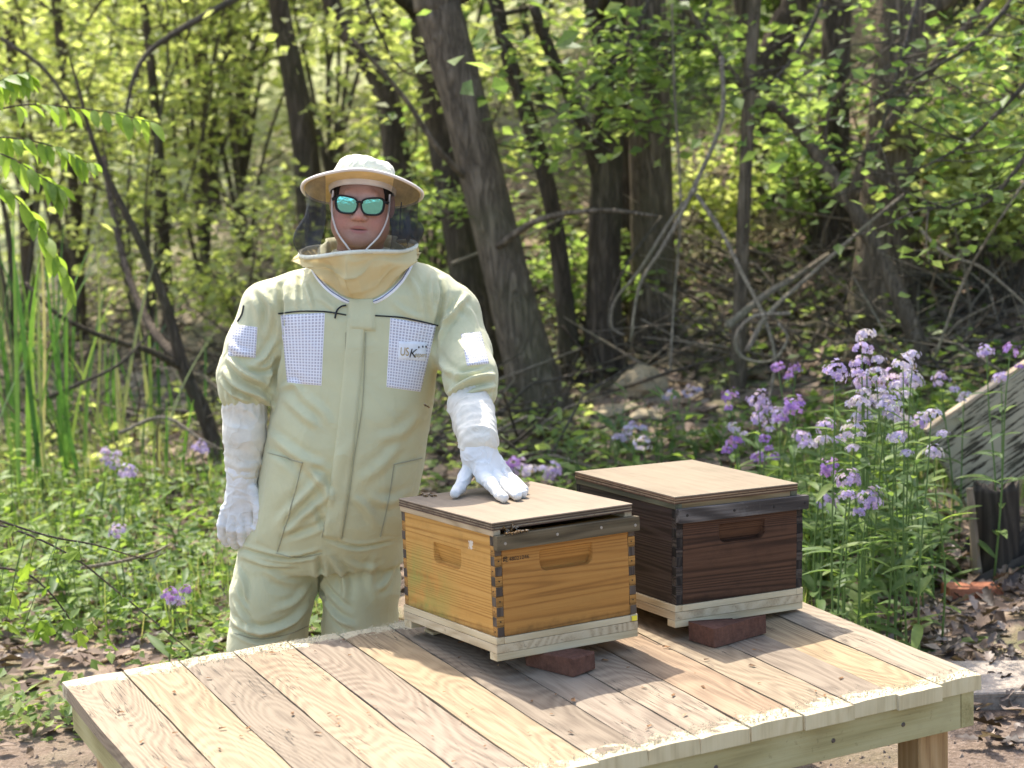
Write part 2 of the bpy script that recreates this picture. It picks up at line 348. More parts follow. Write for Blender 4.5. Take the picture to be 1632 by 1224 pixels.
def make_hive(name, label, F, yaw, tx, ty, z, M_, W=.413, L=.4911, H=.252, style=0):
    root = empty(name, hive_matrix(F, yaw, tx, ty, z), label, 'beehive')
    t = .021
    # bottom board: floor planks, rails on three sides, front strip, two cleats below
    bb = link('bottom_board', bm_mesh('bottom_board', box_bm(-.003, W+.003, .0, L+.004, -.041, -.0195, .001), M_['floor']), root)
    boxo('rail', -.003, .019, .0, L+.004, -.0185, -.0012, M_['rail_y'], bb, .001)
    boxo('rail', W-.019, W+.003, .0, L+.004, -.0185, -.0012, M_['rail_y'], bb, .001)
    boxo('front_strip', .0195, W-.0195, -.0005, .02, -.0185, -.0018, M_['rail_x'], bb, .001)
    boxo('cleat', -.003, W+.003, .001, .036, -.060, -.0415, M_['rail_x'], bb, .001)
    boxo('cleat', -.003, W+.003, L-.036, L+.003, -.060, -.0415, M_['rail_x'], bb, .001)
    # box: four boards meeting in finger joints
    I = Matrix.Identity(4)
    bx = panel('front_panel', W-2*t, H, M_['face'], root, Matrix.Translation((t, 0, 0)), M_['hh_front'], t+.006)
    panel('back_panel', W-2*t, H, M_['face'], root, Matrix.Translation((W-t, L, 0)) @ Matrix.Rotation(math.pi, 4, 'Z'), None, t)
    panel('side_panel', L-2*t, H, M_['side'], root, Matrix.Translation((0, L-t, 0)) @ Matrix.Rotation(-math.pi/2, 4, 'Z'), M_['hh_side'], t+.006)
    panel('side_panel', L-2*t, H, M_['side'], root, Matrix.Translation((W, t, 0)) @ Matrix.Rotation(math.pi/2, 4, 'Z'), None, t)
    n = 10; fh = H/n
    fm = [finger_mesh(M_['face_f'], M_['end'], 0, t-.0004, fh-.0008), finger_mesh(M_['face_f'], M_['end'], 1, t-.0004, fh-.0008)]
    for ci, (x, y) in enumerate(((0, 0), (W-t, 0), (0, L-t), (W-t, L-t))):
        for k in range(n):
            kind = (k + (0 if ci in (0, 1) else 0)) % 2
            o = link('joint_finger', fm[kind], root); pr = random.uniform(-.0002, .0009)
            o.location = (x + (-pr if x == 0 else pr) + .0002, y + (-pr if y == 0 else pr) + .0002, k*fh + .0004)
            if kind == 1 and ci < 2: screw((x+t*.5, y-.0006, (k+.5)*fh), (0, -1, 0), root, .0022, M_['nail'])
            if kind == 0 and ci == 0: screw((-.0006, t*.5, (k+.5)*fh), (-1, 0, 0), root, .0018, M_['nail'])
    # cleat across the front, under the lid
    c = box_bm(-.003, W+.004, -.021, -.0008, H-.034, H+.003, .002, 2); 
    for v in c.verts: v.co.z += .0012*math.sin(v.co.x*23)
    cl = link('handle_cleat', bm_mesh('handle_cleat', c, M_['cleat']), root)
    for x in (.02, .17, .30, W-.01): screw((x, -.0215, H-.016+random.uniform(-.004, .004)), (0, -1, 0), cl, .0042, M_['screw'])
    # lid: plywood sheet made of plies, rim strips beneath it
    lx0, lx1, ly0, ly1 = M_['lid']; z0 = H+.0005
    lid = link('lid', bm_mesh('lid', box_bm(lx0, lx1, ly0, ly1, z0+.0305, z0+.034, .0008), M_['lid_top']), root)
    for k in range(5):
        j = [random.uniform(-.0016, .0012) for _ in range(4)]
        boxo('ply', lx0+.001+j[0], lx1-.001+j[1], ly0+.001+j[2], ly1-.001+j[3], z0+.0145+k*.0032, z0+.0145+(k+1)*.0032-.0002, M_['ply'][k % 2], lid, .0004)
    boxo('rim_strip', lx0+.002, lx0+.024, ly0+.002, ly1-.002, z0, z0+.0143, M_['strip_y'], lid, .001)
    boxo('rim_strip', lx1-.024, lx1-.002, ly0+.002, ly1-.002, z0, z0+.0143, M_['strip_y'], lid, .001)
    boxo('rim_strip', lx0+.0245, lx1-.0245, ly1-.024, ly1-.002, z0, z0+.0143, M_['strip_x'], lid, .001)
    if style: boxo('rim_strip', lx0+.0245, lx1-.0245, ly0+.003, ly0+.02, z0, z0+.0143, M_['strip_x'], lid, .001)
    else: boxo('rim_strip', lx0+.0245, lx1-.0245, ly0+.06, ly0+.07, z0, z0+.0143, M_['strip_shade'], lid, .001)  # no rim here: dark strip added as the shade inside the open front slot
    return root, lid
def hive_mat(name, cols, axis, green=False, rough=.6, dirt=(.1, .06, .02), da=.25):
    g = G(name); sc = [70.]*3; sc[axis] = 2.; c = g.co(tuple(sc)); sb = [5.]*3; sb[axis] = .13; cb = g.co(tuple(sb))
    fine = g.noise(c, 2.2, 6, .7); ph = g.math('MULTIPLY', g.noise(cb, 1.1, 2, .4), 380.); rings = g.math('MULTIPLY_ADD', g.math('SINE', ph), .5, .5)
    rings = g.math('POWER', rings, 3.)
    f = g.math('ADD', g.math('MULTIPLY', rings, -.24), g.math('ADD', g.math('MULTIPLY', fine, .5), .33))
    col = g.ramp(f, [(.2, cols[0]), (.5, cols[1]), (.72, cols[2])])
    dn = g.noise(g.co((1, 1, 1)), 11., 7, .75); col = g.mix(g.math('MULTIPLY', g.step(dn, .52, .75), da), col, dirt)
    o = g.n('TexCoord', out='Object'); zz = g.sep(o, 2); xx = g.sep(o, 0)
    n2 = g.noise(o, 22., 5, .7); lowm = g.math('ADD', g.math('MULTIPLY', zz, -22.), g.math('MULTIPLY', n2, 1.1))
    col = g.mix(g.math('MULTIPLY', g.step(lowm, .1, .75), .75), col, tuple(x*.45 for x in dirt))     # splashed dirt along the foot
    if green:
        gn = g.noise(g.co((1, 1, 1), False), 8., 5, .65); gm = g.math('MULTIPLY', g.step(gn, .42, .62), g.math('MULTIPLY', g.step(xx, .30, .06), g.step(zz, .20, .10)))
        col = g.mix(g.math('MULTIPLY', gm, .75), col, (.20, .26, .06))
        sp = g.noise(g.co((1, 1, 1), False), 60., 4, .7); bl = g.math('MULTIPLY', g.step(g.math('ABSOLUTE', g.math('SUBTRACT', xx, .352)), .035, .008), g.step(g.math('ABSOLUTE', g.math('SUBTRACT', zz, .215)), .03, .008))
        col = g.mix(g.step(g.math('MULTIPLY', bl, sp), .42, .5), col, (.55, .48, .38))
    return g.pbr(col, rough, g.bump(g.math('ADD', fine, g.math('MULTIPLY', rings, -.3)), .25, .003), spec=.2)
def ply_mat(name, c): return wood(name, (tuple(x*.5 for x in c), c, tuple(min(1, x*1.35) for x in c)), axis=0, rough=.9, dirt=(.05, .045, .03), dirtamt=.5)
def lid_mat(name, c, d):
    g = G(name); c0 = g.noise(g.co((40, 3, 3)), 1.4, 6, .7); b = g.noise(g.co((1, 1, 1)), 5., 5, .6)
    col = g.ramp(g.math('ADD', g.math('MULTIPLY', c0, .55), g.math('MULTIPLY', b, .45)), [(.3, tuple(x*.72 for x in c)), (.5, c), (.7, tuple(min(1, x*1.18) for x in c))])
    s = g.noise(g.co((6, 40, 3)), 1.3, 5, .7); col = g.mix(g.math('MULTIPLY', g.step(s, .66, .74), .7), col, d)
    s2 = g.noise(g.co((1, 1, 1)), 38., 4, .7); col = g.mix(g.math('MULTIPLY', g.step(s2, .68, .74), .6), col, d)
    return g.pbr(col, .85, g.bump(g.math('ADD', c0, s), .3, .003), spec=.15)
pine = ((.30, .22, .11), (.50, .40, .24), (.60, .50, .32))
RAILX = wood('new_pine_x', pine, axis=0, bands=8.); RAILY = wood('new_pine_y', pine, axis=1, bands=8.)
FLOOR = wood('new_pine_floor', ((.27, .19, .10), (.46, .36, .22), (.56, .46, .30)), axis=1, bands=16., dirt=(.25, .17, .1), dirtamt=.4)
NAIL = G('dark_nail').pbr((.02, .016, .012), .6)
hon = ((.26, .115, .024), (.44, .225, .05), (.54, .30, .085))
M1 = dict(floor=FLOOR, rail_x=RAILX, rail_y=RAILY, face=hive_mat('honey_wood_front', ((.21, .09, .02), (.36, .165, .038), (.44, .22, .055)), 0, da=.15), side=hive_mat('honey_wood_side', hon, 0, green=True),
          face_f=hive_mat('honey_wood_joint', ((.20, .09, .02), (.36, .175, .042), (.44, .23, .06)), 0, da=.4),
          end=wood('dark_end_grain', ((.02, .015, .01), (.075, .055, .04), (.14, .105, .075)), axis=2, scale=2.), nail=NAIL, screw=G('zinc_screw').pbr((.35, .33, .28), .4, metal=.7),
          cleat=wood('aged_cleat', ((.035, .025, .014), (.10, .075, .04), (.17, .13, .075)), axis=0, dirt=(.10, .11, .05), dirtamt=.4),
          lid_top=lid_mat('sunbleached_plywood', (.255, .20, .14), (.085, .055, .034)), ply=[ply_mat('ply_dark', (.10, .06, .04)), ply_mat('ply_pale', (.24, .18, .11))],
          strip_x=RAILX, strip_y=wood('weathered_strip', ((.16, .10, .05), (.38, .28, .16), (.5, .38, .24)), axis=1), strip_shade=G('shade_strip').pbr((.03, .022, .015), .9),
          hh_front=(.108, .264, .148, .202), hh_side=(.155, .300, .140, .194), lid=(-.006, .408, -.004, .492))
HIVE1, LID1 = make_hive('beehive', 'honey coloured wooden beehive with printed number, under the gloved hand', (-.06238, 4.51442), .529754, -.03827, -.05259, .11234, M1)
drk = ((.014, .007, .004), (.060, .027, .014), (.115, .056, .03))
M2 = dict(M1, face=hive_mat('dark_stained_front', drk, 0, rough=.5, dirt=(.02, .01, .006), da=.5), side=hive_mat('dark_stained_side', ((.01, .006, .005), (.035, .022, .018), (.075, .05, .042)), 0, rough=.5, dirt=(.015, .012, .01)),
          face_f=hive_mat('dark_stained_joint', ((.008, .006, .005), (.025, .018, .014), (.12, .09, .07)), 0, dirt=(.15, .12, .09), da=.5),
          end=wood('black_end_grain', ((.006, .005, .004), (.018, .014, .011), (.06, .048, .038)), axis=2, scale=2.),
          cleat=wood('charred_cleat', ((.015, .012, .01), (.06, .05, .042), (.2, .175, .15)), axis=0, dirt=(.30, .28, .25), dirtamt=.45),
          screw=NAIL, nail=G('rusty_nail').pbr((.05, .035, .025), .7), lid_top=lid_mat('pale_plywood', (.225, .178, .12), (.09, .065, .038)),
          ply=[ply_mat('ply_brown', (.13, .07, .04)), ply_mat('ply_tan', (.30, .2, .11))], strip_x=wood('strip_brown', ((.09, .05, .02), (.25, .16, .07), (.36, .25, .13)), axis=0),
          strip_y=wood('strip_mossy', ((.03, .028, .015), (.10, .09, .05), (.2, .18, .1)), axis=1), hh_side=None, hh_front=(.115, .265, .150, .200), lid=(-.006, .395, -.002, .49))
HIVE2, LID2 = make_hive('beehive', 'dark brown stained wooden beehive with charred corners and pale plywood lid', (.40137, 4.7922), .51308, -.057135, -.03, .092657, M2, style=1)
# ------------------------------------------------------------------ the beekeeper
def cloth(name, c, bump=.12, rough=.8, sheen=.2, weave=900., var=.1, crease=0., stain=None):
    g = G(name); o = g.co((1, 1, 1), False); n = g.noise(o, 14., 4, .6); w = g.noise(o, weave, 2, .5); b = g.noise(o, 45., 4, .65)
    if crease:
        cn = g.noise(g.co((1, 1, .8), False), 9., 3, .55, .9); cr = g.math('POWER', g.math('SUBTRACT', 1., g.math('ABSOLUTE', g.math('MULTIPLY_ADD', cn, 2., -1.))), 9.); b = g.math('ADD', b, g.math('MULTIPLY', cr, crease))
    col = g.mix(g.step(n, .35, .65), tuple(x*(1-var) for x in c), tuple(min(1, x*(1+var)) for x in c))
    if stain: sn = g.noise(o, 16., 6, .7, .4); col = g.mix(g.math('MULTIPLY', g.step(sn, .5, .72), .5), col, stain)
    return g.pbr(col, rough, g.bump(g.math('ADD', g.math('MULTIPLY', b, .8), g.math('MULTIPLY', w, .12)), bump, .006), spec=.25, **{'Sheen Weight': sheen})
SUIT = cloth('sage_twill', (.51, .488, .288), .24, .6, var=.03, crease=.9)
SEAM = cloth('sage_seam', (.33, .31, .20), .1, .8)
CANVAS = cloth('cream_canvas', (.64, .60, .50), .4, .9, weave=500., crease=1.2, stain=(.46, .40, .29))
LEATHER = cloth('white_leather', (.67, .66, .625), .45, .6, 0., 1500., .06, crease=1., stain=(.48, .42, .32))
HATF = cloth('hat_cotton', (.62, .60, .46), .4, .8, crease=1.5)
YEL = (lambda g: g.pbr((.68, .55, .28), .8, g.bump(g.noise(g.co((1, 1, 1), False), 40., 4), .15, .005), trans=((.75, .64, .36), .25)))(G('yellow_collar_cloth'))
YELB = cloth('yellow_brim_cloth', (.80, .58, .22), .1, .8)
PIPE = cloth('pale_piping', (.74, .66, .58), .1, .8)
BLACK = G('black_plastic').pbr((.012, .012, .013), .35)
NAVY = cloth('navy_tape', (.09, .11, .2), .1, .8); WHITE = cloth('white_tape', (.75, .75, .75), .1, .8)
person = empty('person', Matrix.Translation((-.54, 5.45, 0)), 'person in sage bee suit, veil hat and mirrored sunglasses, hand on a hive', 'person')
PINV = person.matrix_world.inverted()
def pl(name, me, parent=person):
    """mesh in world coordinates -> part whose origin sits at the person's base"""
    me.transform(PINV); o = link(name, me, parent); return o
DY, RS = .2, 1.037
def A(px, py, y): return at_y(px, py, y+DY)
# --- suit body as an implicit surface
YC = 5.25
H_ = .0047
X, Y, Z = grid((-1.05, 4.98, .02), (.07, 5.74, 1.53), H_)
rows = [(398, 528, 628, .085, .03), (414, 515, 640, .10, .03), (430, 478, 682, .112, .025), (446, 446, 714, .122, .02), (466, 434, 724, .134, .01), (500, 440, 712, .146, 0), (540, 445, 702, .155, -.005), (600, 443, 697, .165, -.01), (650, 434, 691, .172, -.018),
        (700, 424, 683, .176, -.022), (760, 412, 674, .174, -.02), (820, 398, 660, .168, -.01), (862, 384, 646, .155, 0), (900, 380, 642, .12, 0)]
tz, tc, ta_, tb, ty_ = [], [], [], [], []
for py, l, r, d, oy in rows:
    a, b = A(l, py, YC), A(r, py, YC); tz.append((a[2]+b[2])/2); tc.append((a[0]+b[0])/2); ta_.append((b[0]-a[0])/2); tb.append(d*RS); ty_.append(YC+DY+oy)
o_ = np.argsort(tz); tz = np.array(tz)[o_]
I_ = lambda v: np.interp(Z, tz, np.array(v)[o_]).astype(np.float32)
cx, aa, bb_, cy = I_(tc), I_(ta_), I_(tb), I_(ty_)
n_ = 2.35
D = ((np.abs((X-cx)/aa)**n_+np.abs((Y-cy)/bb_)**n_)**(1/n_)-1)*np.minimum(aa, bb_)
D = np.maximum(D, np.maximum(Z-tz[-1], tz[0]-Z))
def chain(D, pts, k):
    d = None
    for (a, ra), (b, rb) in zip(pts, pts[1:]):
        c = capsule(X, Y, Z, a, b, ra*RS, rb*RS); d = c if d is None else smin(d, c, .02)
    return smin(D, d, k)
D = chain(D, [(A(474, 470, 5.27), .068), (A(428, 492, 5.26), .074), (A(404, 555, 5.24), .077), (A(392, 600, 5.22), .079), (A(389, 622, 5.215), .071)], .035)
D = chain(D, [(A(680, 474, 5.27), .068), (A(722, 500, 5.25), .074), (A(739, 560, 5.18), .074), (A(749, 600, 5.07), .072), (A(752, 622, 5.02), .067)], .035)
def foot(p, z, dx=0): return np.array([p[0]+dx, 5.27+DY, z])
lk = A(426, 1035, 5.24); rk = A(574, 1000, 5.26)
D = chain(D, [(A(454, 862, 5.26), .118), (A(434, 945, 5.245), .116), (lk, .111), (foot(lk, .1, -.02), .09)], .02)
D = chain(D, [(A(577, 850, 5.27), .108), (A(575, 930, 5.265), .110), (rk, .106), (foot(rk, .1, .02), .09)], .02)
sv, sq = surface_nets(D, (-1.05, 4.98, .02), H_)
del D
nrm = vnormals(sv, sq)
bvh0 = BVHTree.FromPolygons([tuple(p) for p in sv], [tuple(q) for q in sq.tolist()])
def cast(bvh, px, py):
    d = ray(px, py); d = d/np.linalg.norm(d); h = bvh.ray_cast(V(CP), V(d)); 
    if h[0] is None:
        p = V(A(px, py, 5.2)); h = bvh.find_nearest(p)
    n = h[1]; 
    return np.array(h[0]), np.array(n if n.dot(V(d)) < 0 else -n)
# folds in the cloth: (points in the picture, height, width)
folds = [
 ([(409, 458), (427, 480), (433, 497), (424, 535)], .011, .012), ([(447, 436), (448, 480), (450, 520), (447, 560)], -.012, .011), ([(400, 470), (412, 500), (414, 530)], .006, .014),
 ([(362, 570), (390, 596), (424, 612)], .013, .011), ([(356, 590), (376, 613), (412, 630), (436, 648)], .014, .012), ([(350, 606), (372, 628), (402, 640)], .009, .010), ([(440, 540), (420, 570), (405, 580)], .010, .011), ([(440, 575), (425, 592), (395, 590)], -.009, .009),
 ([(365, 545), (380, 560), (400, 566)], .005, .012), ([(446, 565), (441, 590), (434, 620)], -.016, .012),
 ([(697, 522), (721, 498), (745, 470)], .011, .011), ([(700, 437), (706, 473), (697, 520), (694, 560)], -.012, .010), ([(698, 545), (712, 515), (728, 498)], .008, .010), ([(714, 630), (748, 608), (788, 598)], .015, .011), ([(712, 645), (745, 626), (790, 616)], .013, .010), ([(722, 596), (752, 588), (778, 582)], -.007, .011),
 ([(700, 570), (712, 590), (738, 600)], .009, .012), ([(716, 612), (750, 598), (785, 588)], -.007, .009), ([(735, 480), (752, 500), (760, 525)], .005, .014),
 ([(468, 420), (472, 455), (474, 492)], .007, .010), ([(485, 450), (494, 475), (500, 494)], .006, .008), ([(505, 470), (530, 490), (540, 500)], .004, .01), ([(650, 440), (668, 470), (676, 510)], .005, .012), ([(690, 430), (684, 470), (690, 505)], .006, .012), ([(625, 480), (650, 500), (680, 510)], .004, .012),
 ([(452, 633), (485, 663), (508, 680)], .006, .016), ([(447, 618), (470, 612), (480, 630)], .006, .012), ([(482, 630), (512, 655), (528, 680)], .004, .016), ([(428, 690), (478, 728), (520, 745)], .008, .016), ([(482, 738), (515, 771), (527, 800)], .009, .014), ([(425, 712), (460, 735), (480, 760)], -.005, .014),
 ([(454, 850), (489, 817), (530, 785)], .009, .016), ([(440, 838), (480, 796), (520, 752)], .008, .016), ([(448, 858), (500, 840), (528, 815)], -.006, .012), ([(505, 800), (512, 830), (520, 845)], -.006, .012),
 ([(560, 790), (585, 810), (600, 840)], .006, .016), ([(645, 700), (610, 740), (570, 770)], .005, .02), ([(670, 660), (640, 690), (600, 700)], .005, .02), ([(660, 780), (620, 800), (580, 790)], .005, .018), ([(560, 700), (540, 740), (535, 780)], .004, .018),
 ([(378, 872), (425, 886), (470, 890), (512, 880)], -.011, .008), ([(380, 884), (425, 899), (470, 902)], .007, .010), ([(520, 858), (570, 872), (630, 862)], -.006, .008), ([(508, 884), (512, 920), (508, 960)], -.012, .012),
 ([(362, 985), (411, 1008), (460, 994), (492, 965)], .014, .012), ([(366, 1000), (411, 1020), (455, 1010)], -.008, .009), ([(372, 960), (392, 990), (402, 1004)], .009, .010), ([(380, 905), (390, 930), (392, 955)], .009, .009), ([(376, 930), (384, 955), (396, 975)], .007, .008), ([(495, 930), (470, 960), (440, 972)], .006, .014), ([(420, 905), (450, 925), (485, 930)], .005, .014),
 ([(525, 885), (548, 920), (550, 958)], .009, .013), ([(516, 955), (538, 985), (566, 1000)], .010, .012), ([(600, 880), (590, 920), (600, 960)], .005, .015), ([(630, 900), (615, 930), (600, 940)], .006, .012), ([(520, 930), (535, 950), (560, 970)], -.006, .010), ([(545, 890), (575, 905), (610, 900)], .005, .013)]
disp = np.zeros(len(sv))
for pts, amp, wd_ in folds:
    amp *= 1.45; wd_ *= .75
    P = np.array([cast(bvh0, *q)[0] for q in spline(pts, 9)]); c = P.mean(0); rad = np.linalg.norm(P-c, axis=1).max()+wd_*3.5
    m = np.where(((sv-c)**2).sum(1) < rad*rad)[0]; v = sv[m]; best = np.full(len(m), 9.); tt = np.zeros(len(m))
    for i in range(len(P)-1):
        a, b = P[i], P[i+1]; ab = b-a; t = np.clip(((v-a)@ab)/(ab@ab+1e-12), 0, 1); d = np.linalg.norm(v-a-t[:, None]*ab, axis=1)
        k = d < best; best[k] = d[k]; tt[k] = (i+t[k])/(len(P)-1)
    e = np.sin(np.clip(tt, .02, .98)*math.pi)**.6
    disp[m] += amp*e*(np.exp(-(best/wd_)**2)-.45*np.exp(-((best-1.9*wd_)/wd_)**2))
ns = 1-np.abs(vnoise(sv*np.array([11, 8, 15.])+vnoise(sv*6., 5)[:, None]*.9, 21)); ns2 = vnoise(sv*np.array([26, 20, 30.]), 8)
disp += .0022*(ns**3-.4) + .0004*ns2
# cuffs gathered by elastic
for px, py, y in ((390, 634, 5.21), (753, 632, 5.02)):
    c = A(px, py, y); dz = np.abs(sv[:, 2]-c[2]); near = (np.hypot(sv[:, 0]-c[0], sv[:, 1]-c[1]) < .12) & (dz < .05)
    an = np.arctan2(sv[:, 1]-c[1], sv[:, 0]-c[0]); disp += np.where(near, .004*np.sin(an*13+np.sin(an*3)*2)*(1-dz/.05), 0)
sv = sv + nrm*disp[:, None]
for _ in range(1):
    acc = np.zeros_like(sv); cnt = np.zeros(len(sv))
    for k in range(4):
        np.add.at(acc, sq[:, k], sv[sq[:, (k+1) % 4]]+sv[sq[:, (k+3) % 4]]); np.add.at(cnt, sq[:, k], 2)
    sv = sv*.75 + .25*acc/cnt[:, None]
sbvh = BVHTree.FromPolygons([tuple(p) for p in sv], [tuple(q) for q in sq.tolist()])
suit = pl('bee_suit', mesh('bee_suit', sv, sq, SUIT, True))
def sheet(name, corners, m, parent=suit, nu=24, nv=30, off=.0028, bvh=None, curve=None):
    """cloth piece sewn on the suit: bilinear patch of picture corners (tl,tr,br,bl) dropped on the cloth"""
    tl, tr, br, bl = [np.array(c, float) for c in corners]; vs = []; uv = []
    for j in range(nv+1):
        for i in range(nu+1):
            u, v = i/nu, j/nv; p = (tl*(1-u)+tr*u)*(1-v)+(bl*(1-u)+br*u)*v
            if curve is not None: p = p + curve(u, v)
            q, n = cast(bvh or sbvh, *p); e = min(i, nu-i, j, nv-j); q = q+n*(off if e > 0 else -.002); vs.append(q); uv.append((u, v))
    fs = [(j*(nu+1)+i, (j+1)*(nu+1)+i, (j+1)*(nu+1)+i+1, j*(nu+1)+i+1) for j in range(nv) for i in range(nu)]
    me = mesh(name, np.array(vs), fs, m, True); ul = me.uv_layers.new(name='UVMap')
    for lp in me.loops: ul.data[lp.index].uv = uv[lp.vertex_index]
    return pl(name, me, parent)
def ribbon(name, pts, w, m, off=.003, n=40, parent=suit, shift=0., bvh=None):
    vs = []; P = []; Nn = []
    for q in spline(pts, n): p, k = cast(bvh or sbvh, *q); P.append(p); Nn.append(k)
    P = np.array(P); Nn = np.array(Nn); T = np.gradient(P, axis=0); T /= np.linalg.norm(T, axis=1)[:, None]; B = np.cross(Nn, T); B /= np.linalg.norm(B, axis=1)[:, None]
    for i in range(n):
        for s, o in ((-1, -.001), (-.5, off), (.5, off), (1, -.001)): vs.append(P[i]+B[i]*(s*w/2+shift)+Nn[i]*o)
    fs = [(i*4+k, i*4+k+1, i*4+4+k+1, i*4+4+k) for i in range(n-1) for k in range(3)]
    return pl(name, mesh(name, np.array(vs), fs, m, True), parent)
def gingham():
    g = G('white_air_mesh'); u = g.n('TexCoord', out='UV'); s = g.n('Attribute', attribute_type='OBJECT', attribute_name='cells', out='Vector')
    v = g.n('VectorMath', {0: u, 1: s}, operation='MULTIPLY'); f = g.n('VectorMath', {0: v}, operation='FRACTION')
    a = g.math('ABSOLUTE', g.math('SUBTRACT', g.sep(f, 0), .5)); b = g.math('ABSOLUTE', g.math('SUBTRACT', g.sep(f, 1), .5))
    hole = g.math('MULTIPLY', g.step(a, .36, .26), g.step(b, .36, .26))
    bd_ = g.math('MAXIMUM', g.step(g.math('ABSOLUTE', g.math('SUBTRACT', g.sep(u, 0), .5)), .465, .475), g.step(g.math('ABSOLUTE', g.math('SUBTRACT', g.sep(u, 1), .5)), .48, .485)); hole = g.math('MULTIPLY', hole, g.math('SUBTRACT', 1., bd_)); col = g.mix(hole, (.76, .74, .75), (.43, .40, .43))
    return g.pbr(col, .8, g.bump(g.math('SUBTRACT', 1., hole), .6, .003), spec=.2)
GING = gingham()
for c, cells in (([(446, 501), (519, 497), (513, 616), (457, 611)], (13, 24, 1)), ([(621, 505), (697, 517), (671, 626), (615, 618)], (14, 24, 1)), ([(369, 516), (411, 521), (408, 571), (362, 567)], (10, 12, 1)), ([(734, 532), (766, 528), (780, 580), (744, 584)], (10, 12, 1))):
    o = sheet('mesh_panel', c, GING, nu=30, nv=40); o['cells'] = cells
ribbon('black_piping', [(443, 500), (480, 496), (520, 497), (552, 502)], .005, BLACK, .004); ribbon('black_piping', [(598, 503), (640, 506), (670, 512), (698, 519)], .005, BLACK, .004)
pc = lambda u, v: np.array([6*math.sin(v*2.4)*0-10*(v-v*v)*-1.2, 0])
plk = sheet('placket', [(553, 500), (584, 500), (545, 862), (513, 856)], SUIT, nu=8, nv=70, off=.009, curve=lambda u, v: np.array([18*v*(1-v), 0]))
ribbon('placket_seam', [(583, 530), (578, 640), (566, 720), (555, 800), (545, 858)], .0022, SEAM, .0045, n=60)
ribbon('placket_seam', [(551, 530), (550, 640), (541, 720), (526, 800), (513, 856)], .0032, SEAM, .003, n=60)
sheet('collar_flap', [(553, 474), (598, 474), (600, 529), (554, 528)], SUIT, nu=10, nv=12, off=.010)
me = mesh('zip_pull', *tube(spline([cast(sbvh, *q)[0]+np.array([0, -.006, 0]) for q in ((552, 486), (544, 488), (537, 495), (534, 507))], 12), .0028, 6), BLACK, True); pl('zip_pull', me, suit)
for c in ([(428, 722), (482, 737), (442, 880), (404, 866)], [(628, 740), (672, 730), (640, 858), (606, 855)]):
    sheet('pocket', c, SUIT, nu=14, nv=30, off=.0022); (tl, tr, br, bl) = c
    ribbon('pocket_seam', [tl, ((tl[0]+tr[0])/2, (tl[1]+tr[1])/2), tr] if c[0][0] < 500 else [tr, ((tl[0]+tr[0])/2, (tl[1]+tr[1])/2), tl], .0025, SEAM, .0038)
    e = (tr, br) if c[0][0] < 500 else (tl, bl)
    ribbon('pocket_seam', [e[0], ((e[0][0]+e[1][0])/2+2, (e[0][1]+e[1][1])/2), e[1]], .0025, SEAM, .0038)
ribbon('hem_seam', [(440, 882), (478, 889), (514, 882)], .0022, SEAM, .003); ribbon('knee_seam', [(375, 1010), (411, 1019), (455, 1012), (490, 998)], .0022, SEAM, .003)
# round woven badge on the sleeve and the name label on the chest
BADGE = G('dark_badge_edge').pbr((.05, .045, .04), .8)
ribbon('sleeve_badge', [(379, 513), (386, 501), (389, 487)], .005, BADGE, .004, n=14)
lab = sheet('name_label', [(633, 541), (682, 543), (679, 577), (631, 575)], WHITE, nu=12, nv=8, off=.006)
GOLD = G('gold_print').pbr((.36, .24, .06), .6); INK = G('black_print').pbr((.015, .013, .012), .6)
def text_mesh(s, size):
    cu = bpy.data.curves.new('t', 'FONT'); cu.body = s; cu.size = size; ob = bpy.data.objects.new('t', cu); COL.objects.link(ob)
    dg = bpy.context.evaluated_depsgraph_get(); me = bpy.data.meshes.new_from_object(ob.evaluated_get(dg)); bpy.data.objects.remove(ob); return me
def text_on(s, px, py, hpx, ang, m, parent, off=.0085, shear=0., sx=1., bvh=None, name='lettering'):
    me = text_mesh(s, 1.0)
    for v in me.vertices:
        x, y = v.co.x*hpx*sx+v.co.y*hpx*shear, v.co.y*hpx; q = (px+x*math.cos(ang)+y*math.sin(ang), py-y*math.cos(ang)+x*math.sin(ang))
        p, n = cast(bvh or sbvh, *q); v.co = V(p+n*off)
    me.materials.clear(); me.materials.append(m); me.update(); return pl(name, me, parent)
text_on('US', 636, 566, 19, .05, GOLD, lab, sx=.62); text_on('K', 649, 569, 20, .05, INK, lab, shear=.2, sx=.9); text_on('eepers', 658, 568, 11, .05, GOLD, lab, shear=.25, sx=.62)
me = MB()
for q in ((665, 553), (671, 552), (676, 552)):
    p, n = cast(sbvh, *q); p = p+n*.0085; a = np.arange(8)*math.pi/4; ex = CX*.0022; ey = CU*.0034; me.add(([p+ex*math.cos(t)+ey*math.sin(t) for t in a], [tuple(range(8))]))
pl('bee_print', me.mesh('bee_print', INK), lab)

